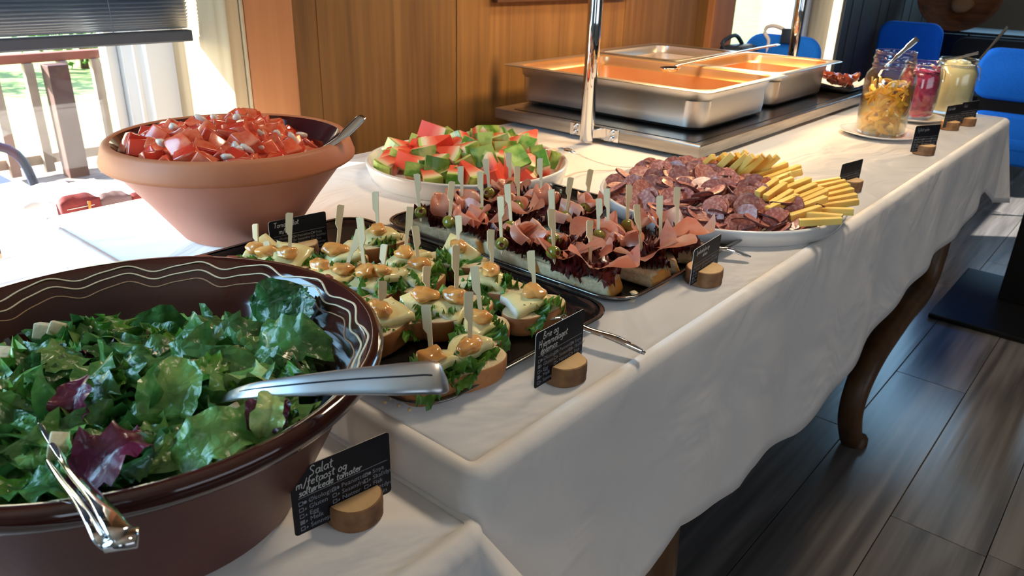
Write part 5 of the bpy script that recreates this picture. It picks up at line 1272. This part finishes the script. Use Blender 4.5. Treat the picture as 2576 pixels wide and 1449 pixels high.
# ---------------------------------------------------------------- small cushions on the sill
M_cwht = mat('sunlit_white_fabric', S(238, 236, 232), .85)
def cushion(name, label, x0, x1, y0, y1, z0, z1, m, stripe=None, seed=0):
    rs = random.Random(seed); cx, cy = (x0+x1)/2, (y0+y1)/2; n = 14; t = thing(name, label, 'cushion', (cx, cy, z0))
    v = []; f = []
    for sg in (1, -1):
        for i in range(n+1):
            for j in range(n+1):
                u, w2 = i/n*2-1, j/n*2-1; bul = (1-u**4)*(1-w2**4)
                p = .06*(1-abs(u)**.5*0)
                xx = cx+(x1-x0)/2*u*(1-.07*(1-u*u)*0-.06*(1-w2*w2)); yy = cy+(y1-y0)/2*w2*(1-.06*(1-u*u))
                # corners peak above the sagging edge
                edge = max(abs(u), abs(w2))**6
                zz = (z0+z1)/2+sg*(z1-z0)/2*(.88+.12*bul-.10*(1-abs(u*w2))*edge)
                v.append((xx, yy, zz+.002*noise.noise(Vector((u*3, w2*3, seed)))))
    q = lambda s, i, j: s*(n+1)**2+i*(n+1)+j
    for i in range(n):
        for j in range(n): f += [(q(0, i, j), q(0, i+1, j), q(0, i+1, j+1), q(0, i, j+1)), (q(1, i, j), q(1, i, j+1), q(1, i+1, j+1), q(1, i+1, j))]
    for k in range(n):
        f += [(q(0, k, 0), q(1, k, 0), q(1, k+1, 0), q(0, k+1, 0)), (q(0, k, n), q(0, k+1, n), q(1, k+1, n), q(1, k, n)), (q(0, 0, k), q(0, 0, k+1), q(1, 0, k+1), q(1, 0, k)), (q(0, n, k), q(1, n, k), q(1, n, k+1), q(0, n, k+1))]
    cv = Mb().add(v, f); cv.m = [1 if (i < 2*n*n and i % 2 == 0 and (i//2) % n >= 2) else 0 for i in range(len(f))]; cv.build('cover', [m, M_cwht], t)  # cover tops painted white for the sun blowing them out
    ln = (x1-x0)
    if stripe == 'lines':
        for k, zz in enumerate((.775, .825, .875)):
            P = [(x0+ln*(.14+.7*i/24), y0-.0010+.06*(y1-y0)*0+.0025, z0+(z1-z0)*(zz+(.012*sin(i*2.1) if k == 1 else 0))) for i in range(25)]
            Mb().add(*ribbon(P, .0012, .001, up=(0, -1, 0), n=5)).build('stripe', mat('cream_thread', S(236, 226, 206), .7), t)
        Mb().add(*ribbon([(x0+ln*.72, y0+.0018, z0+(z1-z0)*.92), (x0+ln*.70, y0+.0012, z0+(z1-z0)*.83), (x0+ln*.74, y0+.0018, z0+(z1-z0)*.74)], .005, .002, up=(0, -1, 0))).build('ribbon_tie', mat('gold_ribbon', S(196, 120, 40), .4), t)
    if stripe == 'dots':
        for i in range(12): Mb().add(*blob(i, 1, .2, 1, 1), M=TRS((x0+ln*(.1+.07*i), y0+.002, z0+(z1-z0)*(.86+.015*(i % 2))), (0, 0, 0), (.0022, .001, .0012))).build('dot', mat('cream_thread', S(236, 226, 206), .7), t)
    return t
M_cred = mat('red_cloth', S(140, 52, 48), .8, c2=S(112, 40, 44), scale=40)
M_cgry = mat('brown_cloth', S(120, 96, 96), .8)
M_cwht = mat('sunlit_white_fabric', S(238, 236, 232), .85)
y0 = 1.305
for (px0, px1, st, m, lb, sd_) in ((152, 252, 'lines', M_cred, 'small dark red cushion with sunlit white top, cream stripes and a golden tie on the window sill', 1), (256, 332, 'dots', M_cgry, 'small grey brown cushion with sunlit white top and a dotted border on the window sill', 2), (335, 400, None, M_cred, 'small plain red cushion with sunlit white top half hidden behind the terracotta bowl', 3)):
    xa, xb = at(px0, 520, .75).x, at(px1, 505, .75).x
    xa = aty(px0, 515, y0).x; xb = aty(px1, 500, y0).x
    zt = aty(px0+6, {1: 499, 2: 490, 3: 489}[sd_], y0).z
    cushion('sill_cushion', lb, xa, xb, y0, y0+.15, SILL+.001, zt, m, st, sd_)
xw0, xw1 = aty(62, 480, 1.33).x, aty(150, 470, 1.33).x
cushion('sill_cushion', 'bright white cushion with a mauve corner at the left end of the sill', xw0-.01, xw1-.004, 1.325, 1.50, SILL+.001, aty(90, 470, 1.40).z, M_cwht, None, 5)

# ---------------------------------------------------------------- chairs and dark table at the far end
M_blue = mat('blue_fabric', S(1, 126, 252), .85, c2=S(1, 116, 240), scale=160)
M_blkm = mat('black_metal', S(16, 17, 20), .4, .4)
def chair(label, x, y, rz, bz=.86, wdt=.46, group='blue upholstered dining chairs', split=False):
    t = thing('dining_chair', label, 'chair', (x, y, 0), group, (0, 0, rz))
    # local: back at +x side, seat toward -x
    def pad(x0, x1, z0, z1, lean, b=.03):
        v, f = bbox(x0, -wdt/2, z0, x1, wdt/2, z1, b); return [(p[0]+lean*(p[2]-z0), p[1], p[2]) for p in v], f
    def back(z0, z1, nm):
        R = lambda x, d: [(x+.12*(q[1]-.545), q[0], q[1]) for q in rrect(0, (z0+z1)/2, wdt/2-d, (z1-z0)/2-d, min(.07, (z1-z0)*.4), 0, 7)]
        Mb().add(*loft([R(.17, .02), R(.176, .006), R(.19, 0), R(.206, 0), R(.219, .006), R(.225, .02)])).build(nm, M_blue, t, world=False)
    if split:
        back(.635, bz, 'backrest'); back(.36, .585, 'lower_backrest')
        Mb().add(*bbox(.185, -wdt/2+.03, .55, .205, wdt/2-.03, .67, .003)).build('back_plate', M_blkm, t, world=False, smooth=False)
    else: back(.545, bz, 'backrest')
    Mb().add(*pad(-.24, .22, .43, .495, 0, .022)).build('seat', M_blue, t, world=False, auto=40)
    for s in (-1, 1):
        yy = s*(wdt/2-.03)
        Mb().add(*bbox(.168, yy-.012, .42, .196, yy+.012, .56, .003)).build('back_bracket', M_blkm, t, world=False, smooth=False)
        Mb().add(*tube(spline([(-.20, yy, .43), (-.24, yy, .22), (-.25, yy, .03), (-.22, yy, .014), (.20, yy, .014), (.235, yy, .03), (.20, yy, .43)], 5), .011, 8)).build('sled_leg', M_blkm, t, world=False)
    return t
pc = aty(2476, 118, .60)
def chair_at(label, px, py, zt, rz, dist, **k):   # place so that the top left of the backrest falls on the pixel
    q = atx(px, py, dist); return chair(label, q.x, q.y, rz, **k)
c1 = chair('bright blue upholstered chair right behind the far table end', 4.09, .474, pi*1.0+.03, bz=.848, wdt=.44, split=True)
c2 = chair('dark blue chair in the shade in front of the dim plank wall', 5.20, 1.262, pi, bz=.862, wdt=.345)
c3 = chair('blue chair with a rounded back by the second window behind the pans', 2.84, 1.235, 0, bz=.888, wdt=.31)
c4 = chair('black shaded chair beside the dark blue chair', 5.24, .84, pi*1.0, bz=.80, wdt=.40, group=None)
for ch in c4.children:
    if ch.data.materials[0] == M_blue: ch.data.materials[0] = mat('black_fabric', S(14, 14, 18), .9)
# round wooden object on the dark chair back
rb = thing('wooden_bowl', 'round brown wooden dish leaning above the black chair in the far corner', 'bowl', (5.62, 1.19, .80))
v, f = lathe([(.0004, .0), (.10, .004), (.19, .03), (.215, .055), (.212, .058), (.185, .038), (.10, .014), (.0004, .010)], 40)
Mb().add(v, f, M=TRS((5.60, 1.19, 1.0), (0, -1.25, .25), 1.1)).build('dish', wood('dish_wood', S(86, 44, 22), S(120, 66, 32), S(150, 90, 48), 1, .4, 1, True, .03), rb)
v, f = blob(9, 1, .3, 1.4, 2)
Mb().add(v, f, M=TRS((5.53, 1.15, .95), (0, -1.25, .25), (.05, .07, .02))).build('spoon_inside', mat('pale_wood', S(160, 112, 66), .5), rb)
cbn = thing('side_cabinet', 'low black cabinet under the round wooden dish', 'cabinet', (5.72, .95, 0))
Mb().add(*bbox(5.55, .72, .06, 6.02, 1.42, .795, .006)).build('body', mat('black_lacquer', S(14, 14, 18), .5), cbn, smooth=False)
for yy in (.735, 1.075): 
    d = Mb().add(*bbox(5.505, yy, .10, 5.519, yy+.33, .78, .003)).build('door', mat('black_lacquer', S(14, 14, 18), .5), cbn, smooth=False)
    Mb().add(*tube([(5.497, yy+.17, .50), (5.497, yy+.17, .65)], .006, 8)).build('handle', M_blkm, d)
for yy in (.78, 1.36):
    for xx in (5.58, 5.96): Mb().add(*tube([(xx, yy, 0), (xx, yy, .06)], .018, 10)).build('leg', M_blkm, cbn)
# black pedestal table at the right edge
pt = thing('pedestal_table', 'black pedestal table with a flat square base plate by the buffet end', 'table', (3.05, .13, 0))
b0, b1, b2 = at(2337, 787, .015), at(2440, 706, .015), at(2576, 858, .015)
Mb().add(*bbox(b0.x-.01, b0.y-.62, .0008, b0.x+.60, b0.y+.0, .018, .006)).build('base_plate', M_blkm, pt, smooth=False)
pp = at(2508, 752, .018)
Mb().add(*bbox(pp.x+.0, pp.y-.20, .0175, pp.x+.10, pp.y, .705, .006)).build('pedestal', M_blkm, pt, smooth=False)
Mb().add(*bbox(b0.x-.05, b0.y-.95, .70, b0.x+.52, b0.y-.33, .73, .004)).build('tabletop', M_leg, pt, smooth=False)
# things on the chair by the second window
M_dev = mat('dark_plastic', S(44, 58, 78), .4)
q = atx(1895, 128, 2.95)
bgx = thing('shoulder_bag', 'dark blue bag on the chair by the second window', 'bag', (2.93, 1.335, .70))
Mb().add(*[x for x in bbox(2.84, 1.30, .70, 3.02, 1.40, .852, .03)]).build('body', M_dev, bgx, smooth=True)
Mb().add(*tube(spline([(2.85, 1.35, .80), (2.80, 1.36, .86), (2.88, 1.35, .888), (2.95, 1.35, .855)], 6), .008, 8)).build('strap', M_dev, bgx)
k0 = 3.05
L0 = [atx(*p, k0) for p in ((1934, 103), (1925, 85), (1928, 70), (1942, 65), (1958, 68), (1974, 75))]
L0 = [L0[0]+Vector((0, 0, -.05))]+L0
cb = tag(Mb().add(*tube(spline(L0, 6), .0075, 8)).build('white_cable', mat('white_plastic', S(236, 236, 236), .5), None), 'white cable loop standing up above the blue chair by the second window', 'cable')
tag(Mb().add(*bbox(L0[-1].x-.02, L0[-1].y-.045, L0[-1].z-.05, L0[-1].x+.02, L0[-1].y+.005, L0[-1].z+.006, .006)).build('power_adapter', M_dev, None), 'grey power adapter at the end of the white cable loop', 'adapter')

# labels that several alike things share: add the order from the left so that each is singled out
from collections import defaultdict
ORDS = 'leftmost second third fourth fifth sixth seventh eighth ninth tenth eleventh twelfth thirteenth fourteenth fifteenth sixteenth'.split()
bpy.context.view_layer.update()
sh = defaultdict(list)
for o in SC.objects:
    if o.parent is None and o.get('label') and o.get('group'): sh[(o['label'], o['group'])].append(o)
def sx(o): p = o.matrix_world.translation-CAMP; return p.dot(CR)/p.dot(CF)
for (lb, gr), L_ in sh.items():
    if 1 < len(L_) <= 16 and len(lb.split()) <= 13:
        L_.sort(key=sx)
        for i, o in enumerate(L_): o['label'] = lb+(', leftmost' if i == 0 else ', rightmost' if i == len(L_)-1 else ', '+ORDS[i]+' from left')
